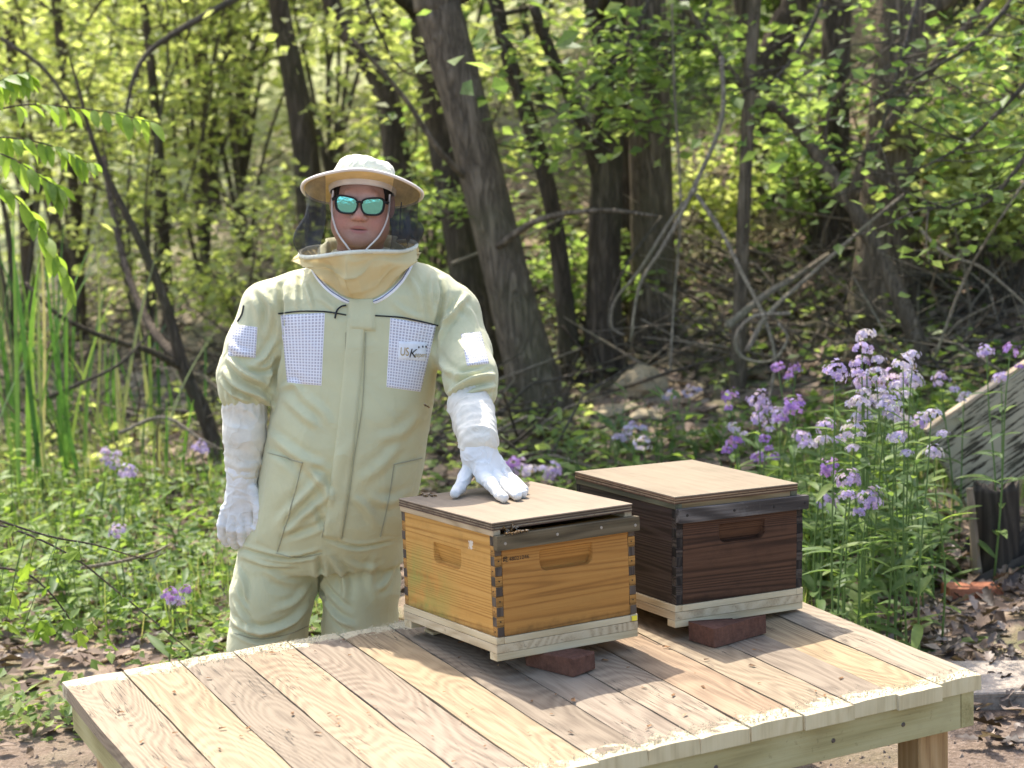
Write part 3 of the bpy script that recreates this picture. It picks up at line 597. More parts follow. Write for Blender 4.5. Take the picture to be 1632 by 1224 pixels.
# --- head (one continuous surface, neck and shoulders inside the suit)
def frame(px0, px1, y, c):
    a, b = A(*px0, y), A(*px1, y); ex = V(b-a).normalized(); ey = Vector((0, 1, 0)); ey = (ey-ex*ey.dot(ex)).normalized(); M = Matrix((ex, ey, ex.cross(ey))).transposed().to_4x4(); M.translation = V(c); return M
HM = frame((531, 319), (624, 325.5), 5.24, A(577.5, 320, 5.25)) @ Matrix.Rotation(R(3), 4, 'X') @ Matrix.Scale(RS, 4)
hh = .003; X, Y, Z = grid((-.19, -.135, -.52), (.19, .15, .14), hh)
D = ellip(X, Y, Z, (0, .018, .022), (.075, .095, .084))
D = smin(D, ellip(X, Y, Z, (0, -.018, -.045), (.068, .078, .074)), .03)
for s in (-1, 1):
    D = smin(D, ellip(X, Y, Z, (s*.043, -.047, -.05), (.034, .036, .042)), .03)
    D = smin(D, ellip(X, Y, Z, (s*.040, -.02, -.080), (.030, .04, .030)), .03)
D = smin(D, ellip(X, Y, Z, (0, -.068, -.096), (.034, .026, .022)), .025)
D = smin(D, capsule(X, Y, Z, (-.035, -.078, .022), (.035, -.078, .022), .014, .014), .02)
D = smin(D, capsule(X, Y, Z, (0, -.088, .008), (0, -.107, -.028), .008, .0135), .012)
for s in (-1, 1): D = smin(D, ellip(X, Y, Z, (s*.0135, -.098, -.034), (.0095, .011, .008)), .007)
D = smin(D, capsule(X, Y, Z, (-.017, -.0865, -.0615), (.017, -.0865, -.0615), .005, .005), .007)
D = smin(D, capsule(X, Y, Z, (-.014, -.0858, -.0725), (.014, -.0858, -.0725), .006, .006), .007)
D = smin(D, capsule(X, Y, Z, (-.026, -.082, -.067), (.026, -.082, -.067), .004, .004), .006)
D = np.maximum(D, -(capsule(X, Y, Z, (-.025, -.0925, -.0672), (.025, -.0925, -.0672), .0021, .0021)))
for s in (-1, 1):
    D = smin(D, ellip(X, Y, Z, (s*.080, .012, -.012), (.010, .020, .032)), .006)
    D = np.maximum(D, -ellip(X, Y, Z, (s*.0055, -.1, -.0415), (.0035, .005, .003)))
D = smin(D, capsule(X, Y, Z, (0, .015, -.08), (0, .03, -.21), .062, .066), .03)
D = smin(D, ellip(X, Y, Z, (0, .03, -.40), (.165, .09, .18)), .05)
hv, hq = surface_nets(D, (-.19, -.135, -.52), hh); del D
hv += vnormals(hv, hq)*(.0006*vnoise(hv*60, 3))[:, None]
def skin():
    g = G('skin'); o = g.n('TexCoord', out='Object'); x, y, z = (g.sep(o, i) for i in range(3))
    col = g.ramp(g.noise(o, 30., 4), [(.35, (.41, .215, .15)), (.65, (.50, .285, .21))])
    def blob(cx, cz, rx, rz, lo=1., hi=.55):
        a = g.math('DIVIDE', g.math('SUBTRACT', g.math('ABSOLUTE', x), cx), rx); b = g.math('DIVIDE', g.math('SUBTRACT', z, cz), rz)
        return g.step(g.math('SQRT', g.math('ADD', g.math('MULTIPLY', a, a), g.math('MULTIPLY', b, b))), lo, hi)
    front = g.step(y, -.03, -.06)
    col = g.mix(g.math('MULTIPLY', g.math('MULTIPLY', blob(.048, -.045, .035, .04, 1., .3), front), .5), col, (.52, .20, .15))
    col = g.mix(g.math('MULTIPLY', blob(0, -.03, .018, .018, 1., .3), .5), col, (.55, .22, .16))
    col = g.mix(g.math('MULTIPLY', g.math('MULTIPLY', blob(0, -.085, .06, .035, 1., .5), front), .3), col, (.26, .15, .115))
    col = g.mix(g.math('MULTIPLY', g.math('MULTIPLY', blob(0, -.067, .027, .013, 1., .7), front), .85), col, (.40, .15, .125)); col = g.mix(g.math('MULTIPLY', blob(0, -.0672, .027, .0028, 1., .5), front), col, (.10, .035, .03))
    sp = g.noise(o, 420., 2, .6); col = g.mix(g.math('MULTIPLY', g.step(sp, .52, .62), .35), col, (.30, .15, .11)); return g.pbr(col, .58, g.bump(g.math('ADD', g.noise(o, 350., 3), g.math('MULTIPLY', g.noise(o, 40., 4), 2.)), .25, .003), spec=.35, **{'Subsurface Weight': .04, 'Subsurface Scale': .01, 'Subsurface Radius': (1., .3, .15)})
REL = PINV @ HM
def hl(name, me, parent): o = link(name, me, parent); o.matrix_local = REL; return o
body = hl('body', mesh('body', hv, hq, skin(), True), person)
X, Y, Z = grid((-.1, -.1, -.1), (.1, .14, .14), .003)
D = np.abs(ellip(X, Y, Z, (0, .018, .022), (.077, .097, .086)))-.003; D = np.maximum(D, -.038-Y+.25*np.clip(.02-Z, 0, 1)*-1-.2*np.maximum(Z-.03, 0)); D = np.maximum(D, -.005-.6*np.maximum(Y, 0)-Z)
v, q = surface_nets(D, (-.1, -.1, -.1), .003); hair_m = G('dark_hair'); hair_m = hair_m.pbr((.018, .012, .009), .7, hair_m.bump(hair_m.noise(hair_m.co((1, 1, .1), False), 500., 3), .6, .004))
v += vnormals(v, q)*(.002*vnoise(v*150, 9))[:, None]; h_ = link('hair', mesh('hair', v, q, hair_m, True), body)
# --- sunglasses
sg = hl('sunglasses', bpy.data.meshes.new('x'), person)
def lens_outline(s, gro=0.):
    pts = []
    for k in range(40):
        a = k*math.pi/20; c, s_ = math.cos(a), math.sin(a); x = .0275*abs(c)**.62*(1 if c > 0 else -1); z = .0205*abs(s_)**.62*(1 if s_ > 0 else -1)
        x *= 1+.10*(z/.0205); x += gro*c; z += gro*s_; pts.append((s*(x+.0355)if s > 0 else -(x+.0355), z + .0025*(x/.0275)*(z > 0)))
    return pts
def gy(x): return -.1085+3.4*x*x
for s in (-1, 1):
    o, i, bk = lens_outline(s, .0048), lens_outline(s, 0), []
    vs = [(x, gy(x)-.003, z) for x, z in o]+[(x, gy(x)-.003, z) for x, z in i]+[(x, gy(x)+.003, z) for x, z in i]+[(x, gy(x)+.003, z) for x, z in o]
    fs = [(a*40+k, a*40+(k+1) % 40, b*40+(k+1) % 40, b*40+k) for a, b in ((0, 1), (1, 2), (2, 3), (3, 0)) for k in range(40)]
    link('rim', mesh('rim', vs, fs, BLACK), sg)
    lv = [(x*f_+s*.0355*(1-f_), 0, z*f_) for f_ in (1, .66, .33) for x, z in i]+[(s*.0355, 0, 0)]
    lv = [(x, gy(x)-.0005-.0016*(1-((x-s*.0355)/.03)**2-(z/.023)**2), z) for x, _, z in lv]
    fs = [(r_*40+k, r_*40+(k+1) % 40, r_*40+40+(k+1) % 40, r_*40+40+k) for r_ in (0, 1) for k in range(40)]+[(80+k, 80+(k+1) % 40, 120) for k in range(40)]
    gl = bpy.data.materials.get('teal_mirror_lens')
    if gl is None:
        g = G('teal_mirror_lens'); gl = g.pbr((.20, .62, .60), .04, g.bump(g.noise(g.co((1, 1, 1), False), 90., 3), .35, .004), spec=.5, metal=1.)
    link('lens', mesh('lens', lv, fs, gl, True), sg)
    link('temple_arm', bm_mesh('temple_arm', box_bm(s*.0715, s*.0755, -.092, .01, .006, .014, .001), BLACK), sg)
sgm = MB(); sgm.add(tube([(-.009, gy(.0)-.0, .009), (0, -.111, .011), (.009, gy(0), .009)], .0032, 8))
for s in (-1, 1): link('hinge', mesh('hinge', *tube([(s*.064, gy(.064)-.001, .013), (s*.0735, -.088, .011), (s*.0745, -.075, .010)], .004, 8), BLACK, True), sg)
sg.data = sgm.mesh('bridge', BLACK)
# --- hat: crown of sewn panels and a stiff brim
HT = HM @ Matrix.Translation((-.002, .014, .032)) @ Matrix.Rotation(R(-1.5), 4, 'Y') @ Matrix.Rotation(R(-23), 4, 'X')
HREL = PINV @ HT
def lathe(prof, n=96, fn=None):
    vs = []
    for r, z in prof:
        for k in range(n):
            a = k*2*math.pi/n; rr, zz = (r, z) if fn is None else fn(r, z, a); vs.append((rr*math.cos(a), rr*math.sin(a)*1.06, zz))
    fs = [(j*n+k, j*n+(k+1) % n, (j+1)*n+(k+1) % n, (j+1)*n+k) for j in range(len(prof)-1) for k in range(n)]; return vs, fs
def crownf(r, z, a):
    f = .0025*math.cos(a*6)**8*(z/.07)+.004*math.sin(a*5+z*60)*min(1, z/.03)*(r/.08); return r-f*.6, z+.006*math.sin(a*3+1)*min(1, z/.05)*(r/.08)-.3*f
hat = link('veil_hat', mesh('veil_hat', *lathe([(.0905, -.001), (.0915, .006), (.0905, .014), (.0895, .016), (.0885, .032), (.085, .050), (.078, .063), (.066, .073), (.045, .079), (.02, .082), (.0005, .0825)], 96, crownf), HATF, True), person); hat.matrix_local = HREL
wob = lambda r, z, a: (r, z-.010*max(0, (r-.09)/.075)*(abs(math.cos(a))**2)+.0022*math.sin(a*4+1)*(r-.09)/.075)
link('brim_top', mesh('brim_top', *lathe([(.090, .0015), (.12, .002), (.15, .0015), (.1635, .0005)], 96, wob), HATF, True), hat)
link('brim_lining', mesh('brim_lining', *lathe([(.1635, -.0015), (.15, -.0015), (.12, -.0012), (.092, -.001)], 96, wob), YELB, True), hat)
pf = [(.165+.0052*math.cos(t), -.0005+.0045*math.sin(t)) for t in np.linspace(0, 2*math.pi, 11)]
link('brim_piping', mesh('brim_piping', *lathe(pf, 96, wob), PIPE, True), hat)
link('sweatband', mesh('sweatband', *lathe([(.0935, -.0012), (.0925, -.010), (.0895, -.016), (.0875, -.016), (.088, -.004), (.0915, -.001)], 96), PIPE, True), hat)
# chin cord
cord = MB()
for s in (-1, 1):
    cord.add(tube(spline([(s*.077, -.055, .030), (s*.0775, -.062, -.005), (s*.0735, -.072, -.04), (s*.057, -.086, -.08), (s*.03, -.097, -.112), (s*.02, -.094, -.125)], 24), .0026, 8))
cc = hl('chin_cord', cord.mesh('chin_cord', PIPE), person)
# --- collar ring, yellow collar, veil
RC = A(571, 397, 5.235); rx, ry = .160*RS, .145*RS
ringp = lambda a: np.array(RC)+np.array([rx*math.cos(a), ry*math.sin(a), .004*math.cos(a)-.010*math.sin(-a)*0+.006*math.sin(3*a)])
RN = 80; ra = np.arange(RN)*2*math.pi/RN
rp = np.array([ringp(a) for a in ra]); P2 = np.concatenate([rp, rp[:1]])
ring = pl('collar_ring', mesh('collar_ring', *tube(P2, .0062, 8, False), HATF, True), person)
arc = spline([(492, 408), (500, 432), (518, 456), (546, 477), (577, 484), (606, 477), (633, 456), (651, 430), (660, 405)], 41)
ap = []
for q in arc: p, n = cast(sbvh, *(np.array(q)+(np.array([575, 425])-q)*.09)); ap.append(p+n*.005)
ap = np.array(ap)
vs = []; NR = 30; K = 140
for k in range(K+1):
    u = k/K; a = math.pi+u*math.pi            # front half of the ring, from -x over -y to +x
    top = ringp(a); b = ap[0]*0; f = u*40; i = min(39, int(f)); b = ap[i]*(1-(f-i))+ap[i+1]*(f-i)
    for j in range(NR+1):
        v = j/NR; p = top*(1-v)+b*v; out = np.array([math.cos(a), math.sin(a), 0])
        ph = (u-.47)*(1+1.3*v)*6.5+.35*math.sin(u*14+v*2); fold = .046*(.5-abs(math.sin(ph))**.8)+.009*(.5-abs(math.sin((u-.55)*17*(1+.8*v)+1.1)))+.010*math.sin(u*8.5+v*6)
        p = p+out*(math.sin(v*math.pi)*(.018+fold)+.012*math.sin(v*math.pi)*math.cos(v*9)*0)+np.array([0, 0, -.008*math.sin(v*math.pi)*math.sin(u*17)])
        cn_ = 1-abs(float(vnoise(np.array([u*9+v*2, v*3.2, 4.]), 6))); p = p+out*.014*math.sin(v*math.pi)*(cn_**4-.3)
        vs.append(p)
fs = [(k*(NR+1)+j, k*(NR+1)+j+1, (k+1)*(NR+1)+j+1, (k+1)*(NR+1)+j) for k in range(K) for j in range(NR)]
vb = []
for k in range(K+1):
    a = k/K*math.pi; top = ringp(a); e = A(492, 408, 5.235)*(1-k/K)*0; bot = np.array([RC[0]+.125*math.cos(a), RC[1]+.02+.105*math.sin(a), RC[2]-.045])
    for j in range(NR+1): v = j/NR; vb.append(top*(1-v)+bot*v+np.array([math.cos(a), math.sin(a), 0])*math.sin(v*math.pi)*.012*(1+math.sin(k*.9)))
o0 = len(vs); vs += vb; fs += [(o0+k*(NR+1)+j, o0+k*(NR+1)+j+1, o0+(k+1)*(NR+1)+j+1, o0+(k+1)*(NR+1)+j) for k in range(K) for j in range(NR)]
pl('veil_collar', mesh('veil_collar', np.array(vs), fs, YEL, True), ring)
zp = [tuple(q) for q in arc[::4]]
zb = ribbon('zip_tape', zp, .0135, WHITE, .007, 60); ribbon('zip_tape', zp, .0045, NAVY, .0085, 60)
# suit's own soft collar standing inside the veil
vs = []; K = 72
for j, (v, rr) in enumerate(((0, .125), (.3, .124), (.6, .118), (.85, .120), (1, .128), (1.02, .118), (.85, .104), (.4, .094))):
    for k in range(K):
        a = k*2*math.pi/K; w = 1+.10*math.sin(a*5+v*3)+.05*math.sin(a*11+1); fr = .5-.5*math.sin(a)  # 1 at the front
        vs.append((RC[0]+.002+rr*w*math.cos(a), RC[1]+.02+rr*w*.92*math.sin(a), RC[2]-.05+v*(.08-.075*fr)+.008*math.sin(a*3)))
fs = [(j*K+k, j*K+(k+1) % K, (j+1)*K+(k+1) % K, (j+1)*K+k) for j in range(7) for k in range(K)]
pl('inner_collar', mesh('inner_collar', np.array(vs), fs, SUIT, True), suit)
def net(fac):
    g = G('black_netting_%d' % (fac*100)); t = g.n('BsdfTransparent', {'Color': (1, 1, 1)}); d = g.n('BsdfPrincipled', {'Base Color': (.015, .015, .015), 'Roughness': .6})
    n = g.noise(g.co((1, 1, 1), False), 25., 4, .7); f = g.math('ADD', g.math('MULTIPLY', g.math('SUBTRACT', n, .5), .5), fac, clamp=True)
    g.t.links.new(g.n('MixShader', {0: f, 1: t, 2: d}), g.out.inputs[0]); return g.m
vs = []; K = 110; NV = 18; inv = HT
a0, a1 = -math.pi/2+.62, 3*math.pi/2-.62
for k in range(K+1):
    a = a0+(a1-a0)*k/K; r_, z_ = wob(.158, -.003, a); top = np.array(HT @ Vector((r_*math.cos(a), r_*math.sin(a)*1.06, z_))); bot = ringp(a)
    for j in range(NV+1):
        v = j/NV; p = top*(1-v)+bot*v; out = np.array([math.cos(a), math.sin(a), 0])
        bl = .018*math.sin(a*9+v*2)+.010*math.sin(a*17+v*7); p = p+out*(math.sin(v*math.pi)*(-.010+bl*v*1.2)+.02*max(0, math.sin((v-.45)/.55*math.pi)) * (1 if v > .45 else 0)*(.4+.6*math.sin(a*6))); vs.append(p)
fs = []; mi = []
for k in range(K):
    for j in range(NV): fs.append((k*(NV+1)+j, k*(NV+1)+j+1, (k+1)*(NV+1)+j+1, (k+1)*(NV+1)+j)); mi.append(1 if j > 11 else 0)
pl('veil', mesh('veil', np.array(vs), fs, [net(.50), net(.66)], True, mi), person)
me = MB()
for pts in ([(640, 322), (638, 345), (637, 375)], [(643, 350), (650, 372), (662, 380)]): me.add(tube(spline([A(x, y, 5.2) for x, y in pts], 10), .0022, 6))
pl('veil_cord', me.mesh('veil_cord', BLACK), person)

# --- gloves
def hand(name, fingers, palm, lo, hi, k=.012, h=.0024, seed=1):
    X, Y, Z = grid(lo, hi, h); D = None
    for a, b, ra, rb in palm: d = capsule(X, Y, Z, a, b, ra, rb); D = d if D is None else smin(D, d, .02)
    for F in fingers:
        d = None
        for (a, ra), (b, rb) in zip(F, F[1:]): c = capsule(X, Y, Z, a, b, ra, rb); d = c if d is None else smin(d, c, .004)
        D = smin(D, d, .0045)
    v, q = surface_nets(D, lo, h); n = vnormals(v, q)
    w = 1-np.abs(vnoise(v*np.array([38., 30, 60])+vnoise(v*20, 2)[:, None], seed)); v = v+n*(.0024*(w**4-.3))[:, None]
    return v, q
# hanging hand
y0 = 5.19
pts = lambda l, y: [(A(px, py, y+dy), r*RS) for px, py, dy, r in l]
fing = [pts([(360, 812, .012, .0158), (354, 836, .006, .0152), (355, 854, .02, .0136), (362, 866, .035, .0122)], y0), pts([(373, 816, -.004, .0158), (369, 843, -.008, .0152), (371, 861, .01, .0136), (376, 870, .03, .0122)], y0),
        pts([(386, 817, -.012, .0158), (385, 846, -.016, .0152), (387, 863, .004, .0136), (390, 871, .025, .0122)], y0), pts([(398, 813, -.014, .0158), (400, 842, -.018, .0152), (402, 859, .0, .0136), (403, 866, .022, .0122)], y0),
        pts([(401, 780, -.02, .018), (412, 808, -.035, .0165), (413, 830, -.04, .0145), (408, 842, -.038, .0125)], y0)]
W0 = A(387, 752, y0+.005)
palm = [(W0, A(364, 815, y0+.01), .036, .018), (W0, A(374, 818, y0), .038, .02), (W0, A(388, 818, y0-.008), .038, .02), (W0, A(400, 806, y0-.012), .036, .019), (W0, A(387, 740, y0+.005), .037, .04)]
lo = A(335, 888, y0)-np.array([0, .1, .02]); hi = A(432, 728, y0)+np.array([0, .1, .02])
v, q = hand('g', fing, palm, lo, hi, seed=4); glove1 = pl('glove', mesh('glove', v, q, LEATHER, True), person)
# hand leaning on the lid
LM = HIVE1.matrix_world; LN = (LM.to_3x3() @ Vector((0, 0, 1))); L0 = LM @ Vector((0, 0, .2868))
def on_lid(px, py, h):
    d = V(ray(px, py)); o = V(CP); t = ((L0+LN*h)-o).dot(LN)/d.dot(LN); return np.array(o+d*t)
fing = [[(on_lid(772, 760, .048), .0195), (on_lid(786, 776, .032), .0165), (on_lid(795, 787, .018), .0150), (on_lid(803, 793, .0145), .0138)],
        [(on_lid(784, 755, .052), .0195), (on_lid(802, 770, .034), .0165), (on_lid(814, 783, .019), .0150), (on_lid(824, 789.5, .0145), .0138)],
        [(on_lid(794, 753, .050), .0190), (on_lid(812, 767, .033), .0160), (on_lid(824, 779, .019), .0145), (on_lid(833, 785.5, .014), .0132)],
        [(on_lid(801, 754, .046), .0175), (on_lid(818, 765, .030), .0145), (on_lid(829, 775, .017), .0130), (on_lid(836, 780.5, .0125), .0118)],
        [(on_lid(752, 742, .070), .0225), (on_lid(740, 763, .042), .0185), (on_lid(732, 778, .022), .0160), (on_lid(725, 786.5, .0145), .0138)]]
W1 = on_lid(763, 722, .105); W2 = on_lid(761, 708, .125)
palm = [(W1, F[0][0], .038, .0235) for F in fing[:4]] + [(W1, fing[4][0][0], .034, .022), (W1, W2, .038, .04)]
allp = np.array([p for F in fing for p, r in F]+[W1, W2]); lo = allp.min(0)-.05; hi = allp.max(0)+.05
v, q = hand('g', fing, palm, lo, hi, seed=9); glove2 = pl('glove', mesh('glove', v, q, LEATHER, True), person)
def gauntlet(chainp, glove, seed, nfold):
    P = np.array([p for p, r in chainp]); lo = P.min(0)-.1; hi = P.max(0)+.1; X, Y, Z = grid(lo, hi, .0045); D = None
    for (a, ra), (b, rb) in zip(chainp, chainp[1:]): c = capsule(X, Y, Z, a, b, ra, rb); D = c if D is None else smin(D, c, .015)
    v, q = surface_nets(D, lo, .0045); n = vnormals(v, q); ax = P[-1]-P[0]; ax /= np.linalg.norm(ax); t = (v-P[0])@ax/np.linalg.norm(P[-1]-P[0])
    w = 1-np.abs(vnoise(v*np.array([12, 10, 26.])+vnoise(v*8, 3)[:, None]*.8, seed)); d = .006*(w**4-.3)+.0016*np.sin(t*nfold+3*vnoise(v*9, 2))*np.clip(t*1.6-.5, 0, 1)
    an = np.arctan2((v-P[0])[:, 1], (v-P[0])[:, 0]); d += .0018*np.sin(an*16)*np.exp(-(t/.08)**2)
    o = pl('gauntlet', mesh('gauntlet', v+n*d[:, None], q, CANVAS, True), glove); return o
gauntlet([(A(390, 648, 5.21), .063), (A(390, 690, 5.205), .060), (A(388, 735, 5.2), .052), (A(387, 758, 5.195), .044)], glove1, 12, 34.)
gauntlet([(A(749, 644, 4.995), .064), (A(756, 675, 4.91), .058), (A(762, 702, 4.83), .051), (W1*.35+W2*.65, .043)], glove2, 15, 40.)
# boots below the platform
BOOT = cloth('brown_boot_leather', (.09, .06, .04), .2, .6)
for c, dx in ((lk, -.02), (rk, .02)):
    X, Y, Z = grid((c[0]+dx-.1, 4.98+DY, -.02), (c[0]+dx+.1, 5.42+DY, .2), .006)
    D = np.minimum(smin(capsule(X, Y, Z, (c[0]+dx, 5.28+DY, .07), (c[0]+dx, 5.12+DY, .045), .058, .046), capsule(X, Y, Z, (c[0]+dx, 5.28+DY, .06), (c[0]+dx, 5.28+DY, .2), .055, .06), .03), 9)
    D = np.maximum(D, .002-Z); v, q = surface_nets(D, (c[0]+dx-.1, 4.98+DY, -.02), .006); pl('boot', mesh('boot', v, q, BOOT, True), person)
def A(px, py, y): return at_y(px, py, y)
# ------------------------------------------------------------------ terrain
def hz(x, y):
    x = np.asarray(x, float); y = np.asarray(y, float)
    t = (x-1.0)*.74+(y-9.0)*.67; s = np.logaddexp(0, 2.2*t)/2.2*.50; s = 11*np.tanh(s/11)
    p = np.stack([x*.9, y*.9, x*0], -1); q = np.stack([x*3.1, y*3.1, x*0], -1)
    far = np.clip((y-6.5)/4, 0, 1)+np.clip((x-2.2)/2, 0, 1); far = np.clip(far, 0, 1)
    return s + far*(.10*vnoise(p, 31)+.03*vnoise(q, 32)) + .008*vnoise(q*1.7, 33) - .005
def gz(x, y): return float(hz(np.array([x]), np.array([y]))[0])
def hit(px, py):
    """where a picture point meets the ground"""
    d = ray(px, py); t = np.linspace(3, 60, 2400); P = CP+d*t[:, None]; b = P[:, 2] < hz(P[:, 0], P[:, 1]); i = int(np.argmax(b)) if b.any() else -1; return P[i]
gx = np.concatenate([np.linspace(-160, -22, 14), np.arange(-20, -6, .7), np.arange(-6, 8, .13), np.arange(8, 22, .7), np.linspace(24, 160, 14)])
gy_ = np.concatenate([np.linspace(-60, -6, 8), np.arange(-5, 3.5, .6), np.arange(3.6, 16, .13), np.arange(16, 45, .7), np.linspace(47, 200, 16)])
GX, GY = np.meshgrid(gx, gy_); GZ = hz(GX, GY); nx = len(gx)
fs = [(j*nx+i, j*nx+i+1, (j+1)*nx+i+1, (j+1)*nx+i) for j in range(len(gy_)-1) for i in range(nx-1)]
def ground_mat():
    g = G('forest_soil'); o = g.n('TexCoord', out='Object'); x, y = g.sep(o, 0), g.sep(o, 1)
    n1 = g.noise(o, 1.1, 5, .6); n2 = g.noise(o, 9., 6, .7); n3 = g.noise(o, 60., 4, .7)
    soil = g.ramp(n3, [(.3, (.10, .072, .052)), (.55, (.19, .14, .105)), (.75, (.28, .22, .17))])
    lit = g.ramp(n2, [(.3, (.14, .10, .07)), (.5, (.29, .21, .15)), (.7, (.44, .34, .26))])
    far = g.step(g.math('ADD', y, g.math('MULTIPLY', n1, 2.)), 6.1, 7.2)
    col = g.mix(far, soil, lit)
    marsh = g.math('MULTIPLY', g.step(x, -1.3, -2.2), g.step(y, 8.2, 9.5)); col = g.mix(g.math('MULTIPLY', marsh, g.step(n2, .35, .6)), col, (.46, .37, .25))
    gm = g.step(g.math('ADD', n1, g.math('MULTIPLY', n2, .35)), .62, .78); col = g.mix(g.math('MULTIPLY', gm, g.math('MULTIPLY', far, .8)), col, (.07, .10, .025))
    col = g.mix(g.math('MULTIPLY', g.step(y, 13.5, 17.), g.step(n2, .34, .5)), col, g.ramp(n3, [(.35, (.26, .29, .13)), (.65, (.50, .50, .30))]))  # pale far growth, with sunlit brightness of the gaps put into its colour
    return g.pbr(col, .95, g.bump(g.math('ADD', n3, g.math('MULTIPLY', n2, 2.)), .7, .02), spec=.1)
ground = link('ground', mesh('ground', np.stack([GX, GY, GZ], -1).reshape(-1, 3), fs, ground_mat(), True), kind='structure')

# ------------------------------------------------------------------ foliage helpers
def leaf_mat(name, cols, trans=.45, rough=.5, attr=True):
    """cols from dark to light; every leaf carries its own 'hue' value"""
    g = G(name); h = g.n('Attribute', attribute_name='hue', out='Fac') if attr else g.n('ObjectInfo', out='Random')
    c = g.ramp(h, [(i/(len(cols)-1), k) for i, k in enumerate(cols)]); v = g.noise(g.co((1, 1, 1), False), 30., 3); c = g.mix(1., c, g.ramp(v, [(.3, .8), (.7, 1.15)]), 'MULTIPLY')
    t = g.mix(1., c, (1.55, 1.6, .95), 'MULTIPLY')
    return g.pbr(c, rough, None, spec=.3, trans=(t, trans))
YG = leaf_mat('spring_leaf_yellow', [(.16, .20, .065), (.27, .31, .10), (.40, .42, .17), (.56, .56, .33)], .6)
MG = leaf_mat('spring_leaf_green', [(.10, .16, .045), (.18, .25, .075), (.27, .34, .11), (.40, .44, .20)], .62)
DG = leaf_mat('deep_leaf_green', [(.07, .12, .032), (.12, .19, .05), (.19, .27, .075), (.28, .34, .13)], .58)
WEED = leaf_mat('weed_leaf', [(.07, .13, .028), (.13, .20, .045), (.20, .27, .065), (.31, .35, .12)], .5)
GRASS = leaf_mat('grass_blade', [(.07, .13, .025), (.13, .21, .04), (.22, .29, .07), (.36, .33, .16)], .4)
DEAD = leaf_mat('dead_leaf_brown', [(.05, .032, .022), (.12, .08, .055), (.21, .15, .105), (.34, .26, .19)], .1, .8)
LEAF2 = np.array([(0, 0, 0), (.30, .42, .06), (0, 1, -.04), (-.30, .42, .06)])                      # folded diamond
def rand_frames(n, rg, up=.5):
    """random leaf frames, blades facing mostly upward"""
    a = rg.uniform(0, 2*math.pi, n); d = np.stack([np.cos(a), np.sin(a), rg.uniform(-.7, .35, n)], -1); d /= np.linalg.norm(d, axis=1)[:, None]
    N = rg.normal(0, 1, (n, 3)); N[:, 2] = np.abs(N[:, 2])+up; N -= d*(N*d).sum(1)[:, None]; N /= np.linalg.norm(N, axis=1)[:, None]; return np.cross(d, N), d, N
def leaf_mesh(name, P, size, m, seed=0, up=.5, shape=LEAF2, hue=None, faces=((0, 1, 2), (0, 2, 3)), wide=1.):
    rg = np.random.default_rng(seed); n = len(P); x, y, z = rand_frames(n, rg, up); s = size*rg.uniform(.6, 1.25, n)
    v = P[:, None, :]+s[:, None, None]*(shape[None, :, 0:1]*wide*x[:, None]+shape[None, :, 1:2]*y[:, None]+shape[None, :, 2:3]*z[:, None])
    k = len(shape); f = (np.arange(n)[:, None, None]*k+np.array(faces)[None]).reshape(-1, len(faces[0]))
    me = mesh(name, v.reshape(-1, 3), f, m); h = rg.beta(2, 2, n) if hue is None else np.clip(hue+rg.normal(0, .15, n), 0, 1)
    at = me.attributes.new('hue', 'FLOAT', 'POINT'); at.data.foreach_set('value', np.repeat(h, k).astype(np.float32)); return me
def clumps(C, rad, per, rg):
    """points gathered in small sprays round each centre"""
    C = np.asarray(C); P = np.repeat(C, per, 0); return P+rg.normal(0, 1, P.shape)*rad*np.array([1, 1, .6])
def bark(name, c, sc=1.):
    g = G(name); v = g.co((9*sc, 9*sc, 2.2*sc)); n = g.noise(v, 2.2, 7, .7, .6); n2 = g.noise(g.co((1, 1, 1)), 2., 4); n3 = g.noise(g.co((1, 1, 1)), 30., 5, .7)
    w = g.n('TexVoronoi', {'Vector': g.co((14*sc, 14*sc, 2.4*sc)), 'Scale': 2.2}, 0, feature='DISTANCE_TO_EDGE')
    rn = g.noise(g.co((11*sc, 11*sc, 1.5*sc)), 2.4, 5, .6, .8); r = g.math('ADD', g.math('MULTIPLY', g.step(g.math('ABSOLUTE', g.math('MULTIPLY_ADD', rn, 2., -1.)), .0, .22), .75), g.math('MULTIPLY', g.step(w, .0, .2), .25)); f = g.math('ADD', g.math('MULTIPLY', r, .5), g.math('MULTIPLY', n, .55))
    col = g.ramp(f, [(.25, tuple(x*.5 for x in c)), (.55, c), (.85, tuple(min(1, x*1.45) for x in c))])
    col = g.mix(g.math('MULTIPLY', g.step(n2, .5, .7), .35), col, (c[0]*.75, c[1]*1.0, c[2]*.6))
    return g.pbr(col, .9, g.bump(g.math('ADD', f, g.math('MULTIPLY', n3, .2)), .9, .03), spec=.15)
BARK = bark('grey_brown_bark', (.17, .13, .09)); BARK2 = bark('dark_bark', (.105, .08, .057)); TWIG = bark('pale_dead_wood', (.38, .31, .225), 3.); TWIGD = bark('dark_twig', (.16, .13, .098), 3.)

